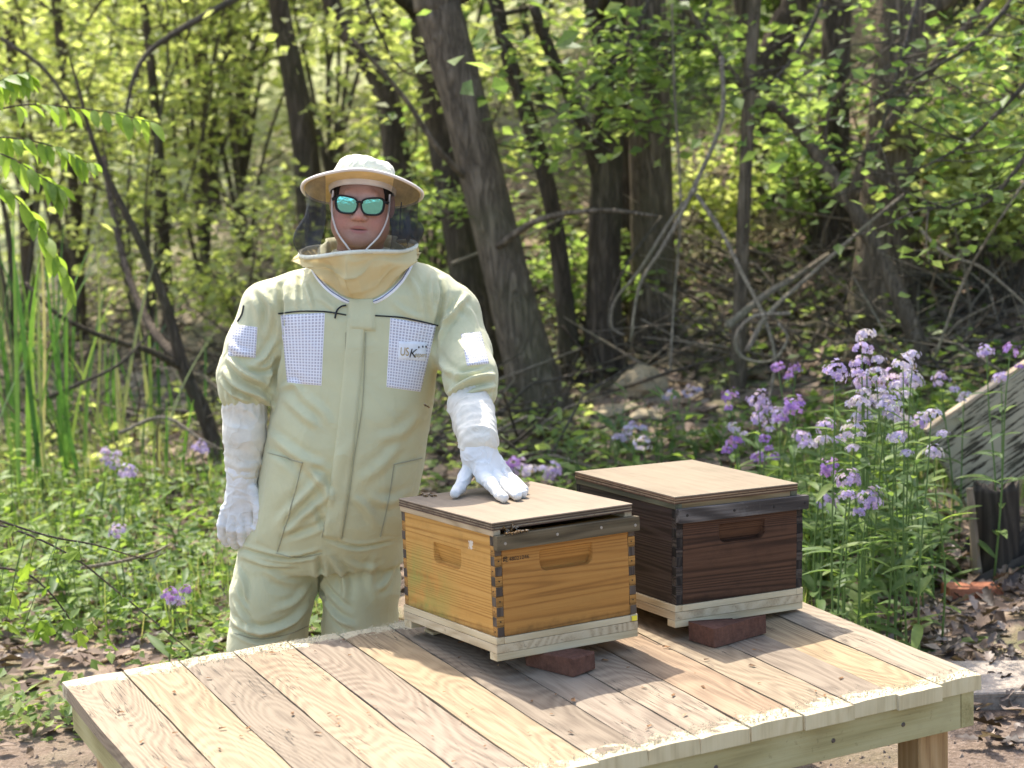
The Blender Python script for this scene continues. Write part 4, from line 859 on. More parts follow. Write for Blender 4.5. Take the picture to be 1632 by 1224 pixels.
def ptz(px, py, y): return A(px, py, y)
def trunk_mesh(name, pts, rad, m, n=18, seed=1, flare=True):
    P = spline(pts, 40); r = np.interp(np.linspace(0, 1, 40), np.linspace(0, 1, len(rad)), rad); v, f = tube(P, r, n, True, .02, seed)
    # ridged bark and a root flare
    c = np.repeat(P, n, 0); d = v-c; k = np.tile(np.arange(n), 40); h = v[:, 2]-P[0][2]
    s = 1+.06*vnoise(np.stack([np.cos(k*2*math.pi/n)*3, np.sin(k*2*math.pi/n)*3, h*.9+seed], -1), seed)
    if flare: s = s*(1+.28*np.exp(-np.maximum(h, 0)/.25)*(1+.35*np.sin(k*2*math.pi/n*5+seed)))
    return mesh(name, c+d*s[:, None], f, m, True)
def limb(base, direction, L, r, rg, n=9, sag=.2):
    d = np.array(direction, float); d /= np.linalg.norm(d); P = [np.array(base, float)]
    for i in range(n-1): d = d+rg.normal(0, .13, 3)+np.array([0, 0, sag*.05]); d /= np.linalg.norm(d); P.append(P[-1]+d*L/(n-1))
    return np.array(P)
TREEN = 0
def tree(name, label, pts, rad, m, seed, crown=None, limbs=6, leafm=None, extra=None, crown_n=150, flare=True, group='trees on the wooded bank', leaf=.13, ext=1., snap=True):
    """pts: picture points with depth, from the foot upward; the crown grows above the frame"""
    if snap:   # stand the foot where its picture point meets the slope
        y0_ = hit(pts[0][0], pts[0][1])[1]; f_ = y0_/pts[0][2]; pts = [(a, b, c*f_) for a, b, c in pts]; rad = [q*f_ for q in rad]; extra = [([(a, b, c*f_) for a, b, c in e[0]], e[1]*f_, e[2]*f_) for e in (extra or [])]
    rg = np.random.default_rng(seed); P = [ptz(*p) for p in pts]; g0 = gz(P[0][0], P[0][1]); P[0] = np.array([P[0][0], P[0][1], g0-.06])
    top = P[-1]; dr = P[-1]-P[-2]; dr = dr/np.linalg.norm(dr); dr = dr*.6+np.array([0, 0, .4]); P.append(top+dr*1.6*ext); P.append(top+dr*3.4*ext+rg.normal(0, .2, 3)*ext)
    rad = list(rad)+[rad[-1]*.8, rad[-1]*.45]; root = empty(name, Matrix.Translation(V(P[0])), label, 'tree', group); inv = np.array(P[0])
    t = trunk_mesh('trunk', [p-inv for p in P], rad, m, seed=seed, flare=flare); tr = link('trunk', t, root)
    S = spline(P, 60); cl = []; mb = MB()
    zs = [i for i in range(60) if S[i][2] > top[2]-.2] or [55]
    for k in range(limbs):
        i = zs[int(rg.integers(0, len(zs)))]; a = rg.uniform(0, 6.28); Lb = rg.uniform(1.2, 2.4); q = limb(S[i], (math.cos(a), math.sin(a), rg.uniform(.2, .8)), Lb, .05, rg); mb.add(tube(q-inv, np.linspace(.05, .012, len(q))*rad[-3]/.12, 7)); cl += list(q[3:])
    for e in (extra or []):
        q = spline([ptz(*p) for p in e[0]], 16); mb.add(tube(q-inv, np.linspace(e[1], e[2], 16), 8, True, .05, seed))
    for v_, f_ in zip(mb.v, mb.parts): link('limb', mesh('limb', v_, f_, m, True), root)
    C = np.array(cl+list(S[-14:])); P_ = clumps(C[rg.integers(0, len(C), crown_n//12)]+rg.normal(0, .45, (crown_n//12, 3)), .22, 12, rg)
    link('crown', leaf_mesh('crown', P_-inv, leaf, leafm or MG, seed), root); return root
# the trunks that can be told apart in the picture, foot first
tree('leaning_tree', 'thick ridged trunk leaning left, just behind the beekeeper shoulder', [(872, 655, 10.6), (838, 560, 10.6), (800, 410, 10.6), (770, 290, 10.6), (738, 160, 10.6), (700, 20, 10.6), (690, -40, 10.6)], [.155, .132, .124, .122, .124, .126, .126], BARK, 3,
     extra=[([(790, 395, 10.5), (860, 350, 10.3), (960, 335, 10.1), (1050, 345, 9.9)], .022, .008), ([(760, 300, 10.6), (700, 240, 10.4), (640, 150, 10.3), (560, 60, 10.2)], .02, .01)])
tree('slim_tree', 'slim dark trunk rising straight behind the veil hat', [(520, 560, 10.8), (500, 380, 10.8), (486, 230, 10.8), (465, 110, 10.8), (440, -20, 10.8)], [.09, .08, .074, .066, .056], BARK2, 5)
tree('forest_tree', 'straight grey trunk wrapped in hanging dead vines', [(1042, 545, 12.2), (1040, 420, 12.2), (1036, 250, 12.2), (1033, 100, 12.2), (1028, -20, 12.2)], [.155, .138, .134, .13, .126], BARK, 7)
tree('forest_tree', 'medium trunk left of the vine-wrapped tree, with a dark hollow side', [(962, 590, 11.6), (962, 430, 11.6), (968, 250, 11.6), (970, 90, 11.6), (950, -20, 11.6)], [.12, .10, .095, .09, .085], BARK2, 9, extra=[([(962, 300, 11.6), (930, 200, 11.5), (880, 90, 11.4), (850, 10, 11.3)], .05, .03)])
tree('forest_tree', 'thin dark stem leaning beside the thick leaning trunk', [(912, 605, 11.2), (900, 480, 11.2), (880, 330, 11.2), (846, 200, 11.2), (810, 90, 11.2), (790, -10, 11.2)], [.065, .055, .05, .05, .045, .04], BARK2, 11)
tree('sapling', 'thin straight pole of a young tree on the brushy slope', [(1174, 625, 9.6), (1180, 470, 9.6), (1187, 300, 9.6), (1195, 120, 9.6), (1204, -20, 9.6)], [.05, .036, .034, .032, .03], BARK, 13, flare=False)
tree('old_tree', 'broad old trunk with deep furrowed bark behind the diagonal limb', [(1412, 500, 11.2), (1414, 400, 11.2), (1420, 290, 11.2), (1432, 130, 11.2), (1445, -20, 11.2)], [.20, .175, .165, .155, .15], BARK, 15)
tree('forest_tree', 'dark trunk halfway up the slope beside the furrowed old tree', [(1326, 400, 13.5), (1328, 300, 13.5), (1330, 150, 13.5), (1335, -20, 13.5)], [.13, .115, .11, .1], BARK2, 17)
tree('forked_tree', 'dark forked tree standing high on the slope', [(1195, 330, 15), (1205, 230, 15), (1215, 140, 15), (1250, 40, 15), (1275, -30, 15)], [.16, .14, .13, .11, .1], BARK2, 19, extra=[([(1212, 150, 15), (1190, 60, 15), (1180, -20, 15)], .09, .06)])
tree('forest_tree', 'shaded trunk standing behind the thick leaning tree', [(772, 600, 13), (742, 420, 13), (720, 300, 13), (690, 120, 13), (672, -20, 13)], [.14, .12, .115, .11, .1], BARK2, 21)
tree('bent_tree', 'bare bent dark trunk in the leafy thicket left of the leaning tree', [(660, 560, 14), (640, 330, 14), (615, 150, 14), (560, 60, 14), (520, -20, 14)], [.11, .1, .09, .07, .06], BARK2, 23)
tree('forest_tree', 'distant slender trunk between the two middle trees', [(1003, 520, 14.5), (1000, 300, 14.5), (990, 100, 14.5), (985, -20, 14.5)], [.08, .07, .065, .06], BARK2, 25)
tree('fallen_limb', 'leaning dark limb crossing the slope in front of the furrowed tree', [(1478, 575, 8.9), (1445, 500, 8.9), (1395, 390, 9.0), (1330, 285, 9.1), (1250, 180, 9.2), (1165, 115, 9.3)], [.05, .042, .038, .036, .03, .018], BARK, 27, limbs=0, crown_n=24, flare=False,
     extra=[([(1358, 318, 9.05), (1380, 250, 9.0), (1430, 180, 8.9), (1500, 90, 8.8), (1560, 20, 8.7), (1600, -40, 8.7)], .03, .018), ([(1318, 270, 9.1), (1320, 180, 9.1), (1370, 110, 9.0), (1440, 60, 9.0)], .012, .006)])
tree('marsh_tree', 'crooked dark young tree growing at the edge of the cattails', [(352, 735, 8.9), (325, 660, 8.9), (292, 585, 8.9), (262, 480, 8.9), (225, 390, 8.9), (165, 270, 8.9), (140, 200, 8.9)], [.044, .037, .031, .023, .019, .014, .01], BARK2, 29, limbs=0, flare=False, crown_n=60, leaf=.07, leafm=YG, ext=.1,
     extra=[([(292, 588, 8.9), (240, 560, 8.8), (160, 535, 8.7), (90, 500, 8.6), (40, 450, 8.6)], .018, .008), ([(285, 575, 9.0), (240, 520, 9.3), (205, 440, 9.6), (180, 340, 9.8), (165, 250, 10)], .024, .014)])
for k, (x, y, w) in enumerate(((30, 14, .05), (110, 13, .04), (330, 15, .07), (390, 17, .08), (250, 12, .035), (600, 18, .1), (880, 17, .1), (1120, 18, .12), (1500, 15, .09), (1590, 13, .07))):
    nm = ['thin bare stem rising among the ash leaflets', 'thin bare stem just past the ash leaflets', 'bare stem between the marsh tree and the slim trunk', 'thicker bare stem close left of the slim trunk', 'thin bare stem right behind the crooked marsh tree', 'far dark trunk between slim trunk and leaning trunk', 'far trunk between leaning and hollow-sided trunks', 'far trunk just right of the vine-wrapped trunk', 'far dark trunk past the furrowed old tree', 'far dark trunk above the leaning board'][k]
    b = hit(x, 350 if x > 1000 else 450); yy = max(y, 11)
    tree('thicket_tree', nm, [(x+20, 560, yy), (x+12, 380, yy), (x, 200, yy), (x-14, 60, yy), (x-25, -20, yy)], [w*1.2, w, w*.9, w*.8, w*.7], BARK2, 40+k, limbs=4, leafm=YG if x < 700 else MG, crown_n=110, flare=False, group='far trunks in the thicket', snap=False)

# ------------------------------------------------------------------ shrubs of the understorey
def shrub(name, label, base, H, spread, nleaf, leaf, m, seed, stems=7, hue=None, low=.25, group='shrubs in the thicket', lean=(0, 0)):
    rg = np.random.default_rng(seed); b = np.array([base[0], base[1], gz(*base)-.03]); root = empty(name, Matrix.Translation(V(b)), label, 'shrub', group)
    mb = MB(); C = []
    for k in range(stems):
        a = rg.uniform(0, 6.28); hh_ = H*rg.uniform(.6, 1.05); e = np.array([math.cos(a)*spread*rg.uniform(.2, 1)+lean[0], math.sin(a)*spread*rg.uniform(.2, 1)+lean[1], hh_])
        q = spline([(0, 0, 0), e*np.array([.25, .25, .4])+rg.normal(0, .05, 3), e*np.array([.6, .6, .75])+rg.normal(0, .08, 3), e], 14); mb.add(tube(q, np.linspace(.012, .003, 14)*H/2, 5))
        for j in range(5):
            i = int(rg.integers(3, 13)); a2 = rg.uniform(0, 6.28); t = limb(q[i], (math.cos(a2), math.sin(a2), rg.uniform(-.1, .7)), H*rg.uniform(.15, .35), .01, rg, 6); mb.add(tube(t, np.linspace(.005, .002, 6)*H/2, 4)); C += list(t[1:])
        C += list(q[5:])
    link('stems', mb.mesh('stems', TWIGD), root); C = np.array(C); C = C[C[:, 2] > low*H] if (C[:, 2] > low*H).any() else C
    P = clumps(C[rg.integers(0, len(C), int(nleaf*1.15)//7)], .07*H/2+.03, 7, rg); link('foliage', leaf_mesh('foliage', P, leaf*1.12, m, seed, .3, hue=hue), root); return root
rg = np.random.default_rng(101)
L1 = ['yellow green shrub beside the bent stem at the far edge of the cattails', 'yellow green tall shrub behind the ash leaflets', 'yellow green shrub right behind the crooked marsh tree', 'yellow green dense shrub between the marsh tree and the slim trunk', "yellow green bushy shrub beside the beekeeper's hat brim", 'yellow green tall far shrub rising behind the slim dark trunk', 'yellow green shrub filling the gap between slim trunk and bent trunk', 'yellow green pale distant shrub over the tops of the cattails', 'yellow green pale distant shrub over the crooked marsh tree', 'yellow green distant shrub behind the bent dark trunk', "yellow green low shrub at the beekeeper's elbow by the marsh edge"]
for k, (px, y, H, sp, n, lf) in enumerate(((20, 12.5, 3.2, 1.2, 1500, .075), (120, 14, 3.4, 1.3, 1600, .08), (230, 11.8, 2.6, 1.0, 1500, .065), (330, 13.2, 3.2, 1.2, 1800, .075), (400, 13.8, 2.8, 1.0, 1600, .07), (400, 15.5, 3.8, 1.4, 1700, .09), (540, 14.5, 3.4, 1.3, 1800, .08), (60, 16.5, 4, 1.6, 1700, .1), (250, 17.5, 4.2, 1.7, 1800, .1), (640, 16.5, 4, 1.5, 1700, .095), (400, 11.2, 1.3, .6, 900, .06))):
    w = A(px, 500, y); shrub('thicket_shrub', L1[k], (w[0], y), H, sp, n, lf, YG, 200+k, group='yellow green thicket shrubs')
L2 = ['fresh green small shrub at the left foot of the leaning trunk', 'fresh green tall shrub glimpsed past the left side of the leaning trunk', 'fresh green shrub between the leaning trunk and the hollow-sided trunk', 'fresh green shrub behind the hollow-sided middle trunk', 'fresh green shrub on the slope just past the vine-wrapped trunk', 'fresh green far shrub under the forked tree', 'fresh green shrub in the bare hollow below the forked tree', 'fresh green shrub uphill of the furrowed old trunk', 'fresh green shrub in deep shade past the furrowed old trunk', 'fresh green shrub rising directly above the leaning board', 'fresh green tiny shrub in front of the leaning trunk', 'fresh green low shrub at the base of the sapling pole slope', 'fresh green low shrub behind the dead vines near the leaning board']
for k, (px, y, H, sp, n, lf) in enumerate(((690, 12, 2.2, .8, 1300, .075), (740, 15, 3.4, 1.2, 1500, .09), (870, 14.5, 3.2, 1.2, 1600, .09), (960, 16, 3.2, 1.4, 1500, .1), (1100, 14, 2.0, 1.1, 1300, .09), (1130, 16.5, 2.5, 1.4, 1500, .1), (1260, 15, 1.8, 1.2, 1300, .09), (1380, 15.5, 1.8, 1.3, 1300, .1), (1530, 12.5, 1.8, 1.1, 1400, .085), (1620, 11, 1.6, 1.0, 1300, .08), (640, 11, 1.3, .5, 700, .06), (1230, 12, 1.0, .7, 700, .075), (1560, 9.6, 1.3, .8, 900, .075))):
    w = A(px, 400, y); shrub('woodland_shrub', L2[k], (w[0], y), H, sp, n, lf, MG if k % 3 else YG, 300+k, group='green woodland shrubs')
# boughs of broad leaves hanging into the picture from the trees
def bough(name, label, pts, n, leaf, m, seed, rad=.13, r0=.014, group='leafy boughs hanging from the trees'):
    rg = np.random.default_rng(seed); P = spline([ptz(*p) for p in pts], 20); b = P[0]; root = empty(name, Matrix.Translation(V(b)), label, 'bough', group); mb = MB(); mb.add(tube(P-b, np.linspace(r0, .003, 20), 6)); C = []
    for k in range(16):
        i = int(rg.integers(3, 20)); a = rg.uniform(0, 6.28); t = limb(P[i], (math.cos(a), math.sin(a)*.7, rg.uniform(-.5, .4)), rg.uniform(.2, .5), .01, rg, 6); mb.add(tube(t-b, np.linspace(.005, .0015, 6), 4)); C += list(t[1:])
    link('branch', mb.mesh('branch', TWIGD), root); C = np.array(C); Q = clumps(C[rg.integers(0, len(C), n//6)], rad, 6, rg); link('leaves', leaf_mesh('leaves', Q-b, leaf, m, seed, .6), root)
bough('leafy_bough', 'bright green leafy bough in front of the vine-wrapped trunk', [(1060, -60, 9.6), (1000, 70, 9.5), (930, 150, 9.4), (850, 180, 9.3)], 270, .085, MG, 61, .10)
bough('leafy_bough', 'bright green leafy bough drooping over the middle trunks', [(1110, -50, 9.9), (1060, 120, 9.7), (1010, 190, 9.6), (930, 230, 9.5)], 250, .085, MG, 62, .10)
bough('leafy_bough', 'green leafy bough above the fork of the sloping limb', [(1160, -60, 10), (1120, 40, 9.8), (1100, 80, 9.7), (1020, 60, 9.6)], 260, .085, MG, 63)
bough('leafy_bough', 'shaded green bough hanging over the furrowed old trunk', [(1660, -60, 8.6), (1560, 60, 8.5), (1450, 130, 8.5), (1350, 190, 8.5)], 260, .075, DG, 64, .13)
bough('leafy_bough', 'shaded green bough reaching above the leaning board', [(1700, 60, 8.2), (1600, 170, 8.2), (1520, 240, 8.2), (1440, 280, 8.2)], 230, .07, DG, 65, .13)
bough('leafy_bough', 'green bough hanging low over the dark brushy slope', [(1690, 160, 8.0), (1620, 270, 8.0), (1560, 330, 8.0), (1480, 330, 8.0)], 240, .065, MG, 66, .11)
bough('leafy_bough', 'pale green bough high above the beekeeper hat', [(560, -60, 10.5), (600, 40, 10.4), (640, 110, 10.3), (700, 130, 10.2)], 300, .08, YG, 67)
bough('leafy_bough', 'yellow green sprigs growing from the leaning trunk', [(790, 330, 10.3), (760, 310, 10.1), (730, 330, 10.0), (700, 350, 9.9)], 200, .065, MG, 68, .08, .006)
for k, (px, py, y, H, sp, n, lf, lb) in enumerate(((1300, 380, 10.6, 1.1, .6, 700, .07, 'green shrub growing between the fallen limb and the sapling pole'), (1540, 420, 10.2, 1.0, .6, 600, .07, 'green shrub on the slope right of the furrowed old trunk'), (1610, 330, 9.4, 1.3, .7, 750, .075, 'leafy shrub crowding above the rotten timbers'), (1240, 330, 13.4, 1.3, .8, 900, .085, 'pale green shrub on the bare bank under the forked tree'), (1480, 250, 13, 1.8, 1., 1100, .09, 'green shrub behind the furrowed old trunk'), (1120, 430, 11, .8, .5, 500, .07, 'small green shrub behind the hanging dead vines'), (930, 480, 10.4, .8, .4, 450, .065, 'small green shrub between the thin dark stem and hollow trunk'))):
    w = A(px, py, y); shrub('slope_shrub', lb, (w[0], y), H, sp, n, lf, (MG, DG, YG)[k % 3], 400+k, group='shrubs on the slope', low=.05)
bough('leafy_bough', 'sparse green bough over the sapling pole', [(1330, -60, 9.4), (1290, 50, 9.3), (1240, 120, 9.2), (1180, 150, 9.2)], 160, .07, MG, 69, .11)
bough('leafy_bough', 'green bough trailing down in front of the fallen limb fork', [(1480, -60, 8.8), (1440, 80, 8.7), (1400, 220, 8.6), (1370, 300, 8.6)], 130, .065, MG, 70, .11)
bough('leafy_bough', 'bright bough dangling above the beekeeper shoulder', [(760, -60, 10), (800, 60, 9.9), (830, 150, 9.8), (850, 240, 9.8)], 220, .075, MG, 71, .1)
# the wood beyond, one mass of leaves
rg = np.random.default_rng(77)
n = 30000; y = rg.uniform(15.5, 40, n); x = rg.uniform(-.34, .36, n)*y*1.25; z = hz(x, y)+rg.gamma(2., .9, n)*rg.uniform(.3, 1.6, n)
P = np.stack([x, y, z], -1); k = vnoise(P*.8, 4) > -.15
setp(link('woodland_foliage', leaf_mesh('woodland_foliage', P[k], .24, leaf_mat('far_leaves', [(.17, .21, .07), (.29, .33, .12), (.43, .46, .21), (.60, .60, .38)], .6), 78, .4, hue=np.clip(.5+.35*vnoise(P[k]*.6, 6), 0, 1))), kind='stuff', label='distant wood in fresh spring leaf covering the hillside', cat='foliage')
# ------------------------------------------------------------------ bricks and blocks under the hives
def brick_mat(name, c):
    g = G(name); n = g.noise(g.co((1, 1, 1)), 60., 6, .75); n2 = g.noise(g.co((1, 1, 1)), 9., 4); w = g.noise(g.co((160, 160, 4)), 1., 2)
    col = g.ramp(g.math('ADD', g.math('MULTIPLY', n, .6), g.math('MULTIPLY', n2, .4)), [(.3, tuple(x*.45 for x in c)), (.5, c), (.72, tuple(min(1, x*1.6) for x in c))])
    return g.pbr(col, .9, g.bump(g.math('ADD', n, w), .6, .006), spec=.15)
DBR = brick_mat('dark_paver', (.125, .06, .04)); OBR = brick_mat('orange_brick', (.33, .13, .07))
def block(name, label, M, sx, sy, sz, m, cat, taper=0., parent=None, hive=None):
    b = box_bm(-sx/2, sx/2, -sy/2, sy/2, 0, sz, .004, 2)
    for v in b.verts: v.co += Vector((taper*(v.co.z/sz-.5), 0, 0)) + Vector([random.uniform(-.0015, .0015) for _ in range(3)])*(1 if v.co.z > .01 else 0)
    if hive is not None:
        n = hive.matrix_world.to_3x3() @ Vector((0, 0, 1)); p0 = hive.matrix_world @ Vector((0, 0, -.0606))
        for v in b.verts:
            if v.co.z > sz*.5:
                w = M @ v.co; lc = hive.matrix_world.inverted() @ w; cl_ = p0.z-(n.x*(w.x-p0.x)+n.y*(w.y-p0.y))/n.z-M.translation.z
                v.co.z += (max(cl_, .046) if lc.y < -.004 else cl_)-sz
    o = link(name, bm_mesh(name, b, m), parent, label=label, cat=cat); o.matrix_world = M; return o
def under(H, x, y):
    p = H.matrix_world @ Vector((x, y, -.0602)); return p.z-TZ
p = at_z(907, 1083, TZ+.002); ex = at_z(952, 1073, TZ)-p; ang = math.atan2(ex[1], ex[0])
h1 = min(under(HIVE1, .24, .0), under(HIVE1, .3, .2))-.004
block('paver_block', 'worn dark paver block under the front of the honey coloured hive', Matrix.Translation((p[0]+.035*math.cos(ang)-.09*math.sin(ang), p[1]+.035*math.sin(ang)+.09*math.cos(ang), TZ+.003)) @ Matrix.Rotation(ang+.25, 4, 'Z'), .085, .16, h1, DBR, 'block', 0., hive=HIVE1)
p = at_z(1141, 1033, TZ+.002); ex = at_z(1224, 1010, TZ)-p; ang = math.atan2(ex[1], ex[0]); Lb = float(np.linalg.norm(ex[:2]))
h2 = min(under(HIVE2, .2, .01), under(HIVE2, .35, .15))-.006
block('paver_block', 'ribbed dark paver block under the front of the dark stained hive', Matrix.Translation((p[0]+Lb/2*math.cos(ang)-.055*math.sin(ang), p[1]+Lb/2*math.sin(ang)+.055*math.cos(ang), TZ+.003)) @ Matrix.Rotation(ang, 4, 'Z'), Lb, .1, h2, DBR, 'block', 0., hive=HIVE2)
for Hh, nm in ((HIVE1, 'thin wooden block under the rear of the honey coloured hive'), (HIVE2, 'thin wooden block under the rear of the dark stained hive')):
    q = Hh.matrix_world @ Vector((.2, .46, -.06)); hh_ = q.z-TZ-.012
    if hh_ > .006: block('wood_block', nm, Matrix.Translation((q.x, q.y, TZ+.003)) @ Matrix.Rotation(.52, 4, 'Z'), .3, .05, hh_, RAILX, 'block')
# printed number and emblem, yellow tag
me = text_mesh('48021046', .0135); me.materials.clear(); me.materials.append(INK)
o = link('printed_number', me, HIVE1); o.matrix_local = Matrix.Translation((.040, -.0012, .186)) @ Matrix.Rotation(R(90), 4, 'X') @ Matrix.Scale(1.08, 4, (1, 0, 0))
eb = bmesh.new()
for x0, x1, z0, z1 in ((.024, .0255, .186, .198), (.0262, .034, .1965, .198), (.0335, .035, .190, .1965), (.0262, .0335, .1885, .190), (.0275, .0315, .192, .195), (.030, .037, .1845, .186)): box_bm(x0, x1, -.0016, -.0009, z0, z1, 0, 1, eb)
link('printed_emblem', bm_mesh('printed_emblem', eb, INK), HIVE1)
boxo('yellow_tag', .396, .412, -.0035, -.0012, -.017, -.004, G('yellow_tag').pbr((.75, .6, .05), .6), HIVE1, .0004)

# ------------------------------------------------------------------ bees
BEEB = (lambda g: g.pbr(g.ramp(g.math('SINE', g.math('MULTIPLY', g.sep(g.n('TexCoord', out='Object'), 1), 2600.)), [(.4, (.02, .013, .008)), (.6, (.30, .16, .04))]), .6))(G('bee_body'))
WING = (lambda g: (g.t.links.new(g.n('MixShader', {0: .55, 1: g.n('BsdfTransparent'), 2: g.n('BsdfPrincipled', {'Base Color': (.55, .5, .42, 1), 'Roughness': .3})}), g.out.inputs[0]), g.m)[1])(G('bee_wing'))
bm = bmesh.new()
for c, r in (((0, .0035, 0), (.0024, .0045, .0022)), ((0, -.0028, .0004), (.0022, .0025, .0021)), ((0, -.0062, 0), (.0016, .0013, .0015))): bmesh.ops.create_uvsphere(bm, u_segments=10, v_segments=7, radius=1, matrix=Matrix.Translation(c) @ Matrix.Diagonal((*r, 1)))
for s in (-1, 1):
    for k in range(3):
        y = -.004+k*.0018; a = [Vector((s*.0015, y, -.001)), Vector((s*.004, y+(k-1)*.002, .0003)), Vector((s*.0052, y+(k-1)*.003, -.0025))]
        for p, q in zip(a, a[1:]): bmesh.ops.create_cone(bm, cap_ends=False, segments=4, radius1=.00035, radius2=.0003, depth=(q-p).length, matrix=Matrix.Translation((p+q)/2) @ (q-p).to_track_quat('Z', 'Y').to_matrix().to_4x4())
bee_body = bm_mesh('bee_body', bm, BEEB, True)
wing_m = mesh('wing', [(0, 0, .0018), (.0016, .003, .0022), (.0034, .0078, .002), (.0020, .0086, .0018), (.0006, .005, .0018)], [(0, 1, 2, 3, 4)], WING); wing_l = mesh('wing', [(-x, y, z) for x, y, z in ((0, 0, .0018), (.0016, .003, .0022), (.0034, .0078, .002), (.0020, .0086, .0018), (.0006, .005, .0018))], [(4, 3, 2, 1, 0)], WING)
def bee(M, label, group):
    b = link('honey_bee', bee_body); b.matrix_world = M @ Matrix.Scale(1.25, 4); setp(b, label, 'bee', group)
    for w in (wing_m, wing_l): link('wing', w, b)
rb = random.Random(5); H1 = HIVE1.matrix_world
for x, z, yy in ((.030, .268, -.007), (.045, .2565, -.022), (.058, .258, -.018), (.036, .257, -.012), (.066, .2575, -.02), (.048, .266, -.007), (.072, .258, -.010), (.083, .2575, -.016), (.025, .258, -.019), (.055, .272, -.007)):
    up = Matrix.Rotation(R(90), 4, 'X') if z > .26 else Matrix.Identity(4)
    bee(H1 @ Matrix.Translation((x, yy, z+(.0015 if z < .26 else 0))) @ up @ Matrix.Rotation(rb.uniform(0, 6.28), 4, 'Z'), 'small brown honey bee crowding the entrance under the honey hive lid', 'bees at the hive entrance')
for q in ((671, 788), (678, 790), (685, 787), (691, 790)):
    P = on_lid(*q, .003); bee(Matrix.Translation(V(P)) @ Matrix.Rotation(rb.uniform(0, 6.28), 4, 'Z'), 'honey bee sitting on the rear corner of the hive lid', 'bees on the rear lid corner')
bee(Matrix.Translation(V(A(680, 647, 5.17))) @ Matrix.Rotation(1.3, 4, 'Z') @ Matrix.Rotation(.5, 4, 'X'), 'single bee flying in front of the green suit', None)

# ------------------------------------------------------------------ leaf shapes for plants that are near enough to pick apart
def blade(name, L, W, fold=.15, droop=.25, n=7, tip=1., m=None, serr=0.):
    vs = []; fs = []
    for i in range(n+1):
        t = i/n; w = W/2*(math.sin(math.pi*min(1, t**tip*.97+.03))**.8)*(1+serr*(1 if i % 2 else -1)); z = -droop*L*t*t
        if i == n: w = .0005
        vs += [(-w, L*t, z+fold*w), (0, L*t, z), (w, L*t, z+fold*w)]
    for i in range(n):
        for k in (0, 1): fs.append((i*3+k, i*3+k+1, i*3+4+k, i*3+3+k))
    return mesh(name, vs, fs, m, True)
def leafm_obj(name, cols, trans=.45): return leaf_mat(name, cols, trans, .5, attr=False)
ASH = leafm_obj('ash_leaf', [(.15, .23, .04), (.21, .30, .05), (.28, .37, .075)], .55); NETTLE = leafm_obj('lance_leaf', [(.08, .135, .05), (.13, .20, .06), (.22, .29, .075)], .5); VINE = leafm_obj('vine_leaf', [(.13, .21, .03), (.20, .29, .04), (.27, .35, .06)], .5)
lance = [blade('leaf', .13, .030, .3, d, m=NETTLE) for d in (.1, .3, .5)]; ash = [blade('leaf', .092, .037, .25, d, 8, m=ASH) for d in (.15, .35, .6)]
STEM = G('green_stem').pbr((.10, .16, .04), .6)
def place(me, parent, loc, d, roll=0., s=1., name='leaf'):
    """leaf object: blade along d, hung under parent (parent has no rotation)"""
    d = Vector(d).normalized(); x = d.cross(Vector((0, 0, 1))); x = x.normalized() if x.length > 1e-3 else Vector((1, 0, 0)); z = x.cross(d)
    M = Matrix((x, d, z)).transposed().to_4x4() @ Matrix.Rotation(roll, 4, 'Y') @ Matrix.Scale(s, 4); M.translation = Vector(loc)
    o = link(name, me, parent); o.matrix_local = M; return o

# ------------------------------------------------------------------ flowering stalks (four-petalled, mauve and white)
def petal_mats():
    r = []
    for nm, c in (('mauve', [(.33, .23, .50), (.42, .32, .58), (.52, .43, .64)]), ('pale', [(.36, .29, .50), (.43, .37, .55), (.50, .46, .60)]), ('violet', [(.26, .13, .44), (.36, .19, .54), (.46, .29, .60)])): r.append(leaf_mat('petal_'+nm, c, .35, .6))
    return r
PET = petal_mats()
def flower_head(m, seed, R_=.038, tall=1.):
    rg = np.random.default_rng(seed); n = int(26*tall); vs = []; fs = []; hue = []
    for k in range(n):
        d = rg.normal(0, 1, 3); d[2] = abs(d[2])*.8; d /= np.linalg.norm(d); c = d*R_*rg.uniform(.6, 1.05)*np.array([1, 1, .9*tall]); up = V(d)
        x = up.orthogonal().normalized(); y = up.cross(x); ph = rg.uniform(0, 1.5); h = rg.random(); s = rg.uniform(.0078, .0105)
        for p in range(4):
            a = ph+p*math.pi/2; u = x*math.cos(a)+y*math.sin(a); w = -x*math.sin(a)+y*math.cos(a); b = len(vs); cc = V(c)
            vs += [tuple(cc), tuple(cc+u*s*.7+w*s*.5+up*.001), tuple(cc+u*s*1.15+up*.0), tuple(cc+u*s*.7-w*s*.5+up*.001)]; fs.append((b, b+1, b+2, b+3)); hue += [h]*4
    me = mesh('flower_head', vs, fs, m); at = me.attributes.new('hue', 'FLOAT', 'POINT'); at.data.foreach_set('value', np.array(hue, np.float32)); return me
heads = {k: [flower_head(PET[k], 10*k+j, .036+.006*j, 1+.3*j) for j in range(3)] for k in range(3)}
rf = random.Random(12)
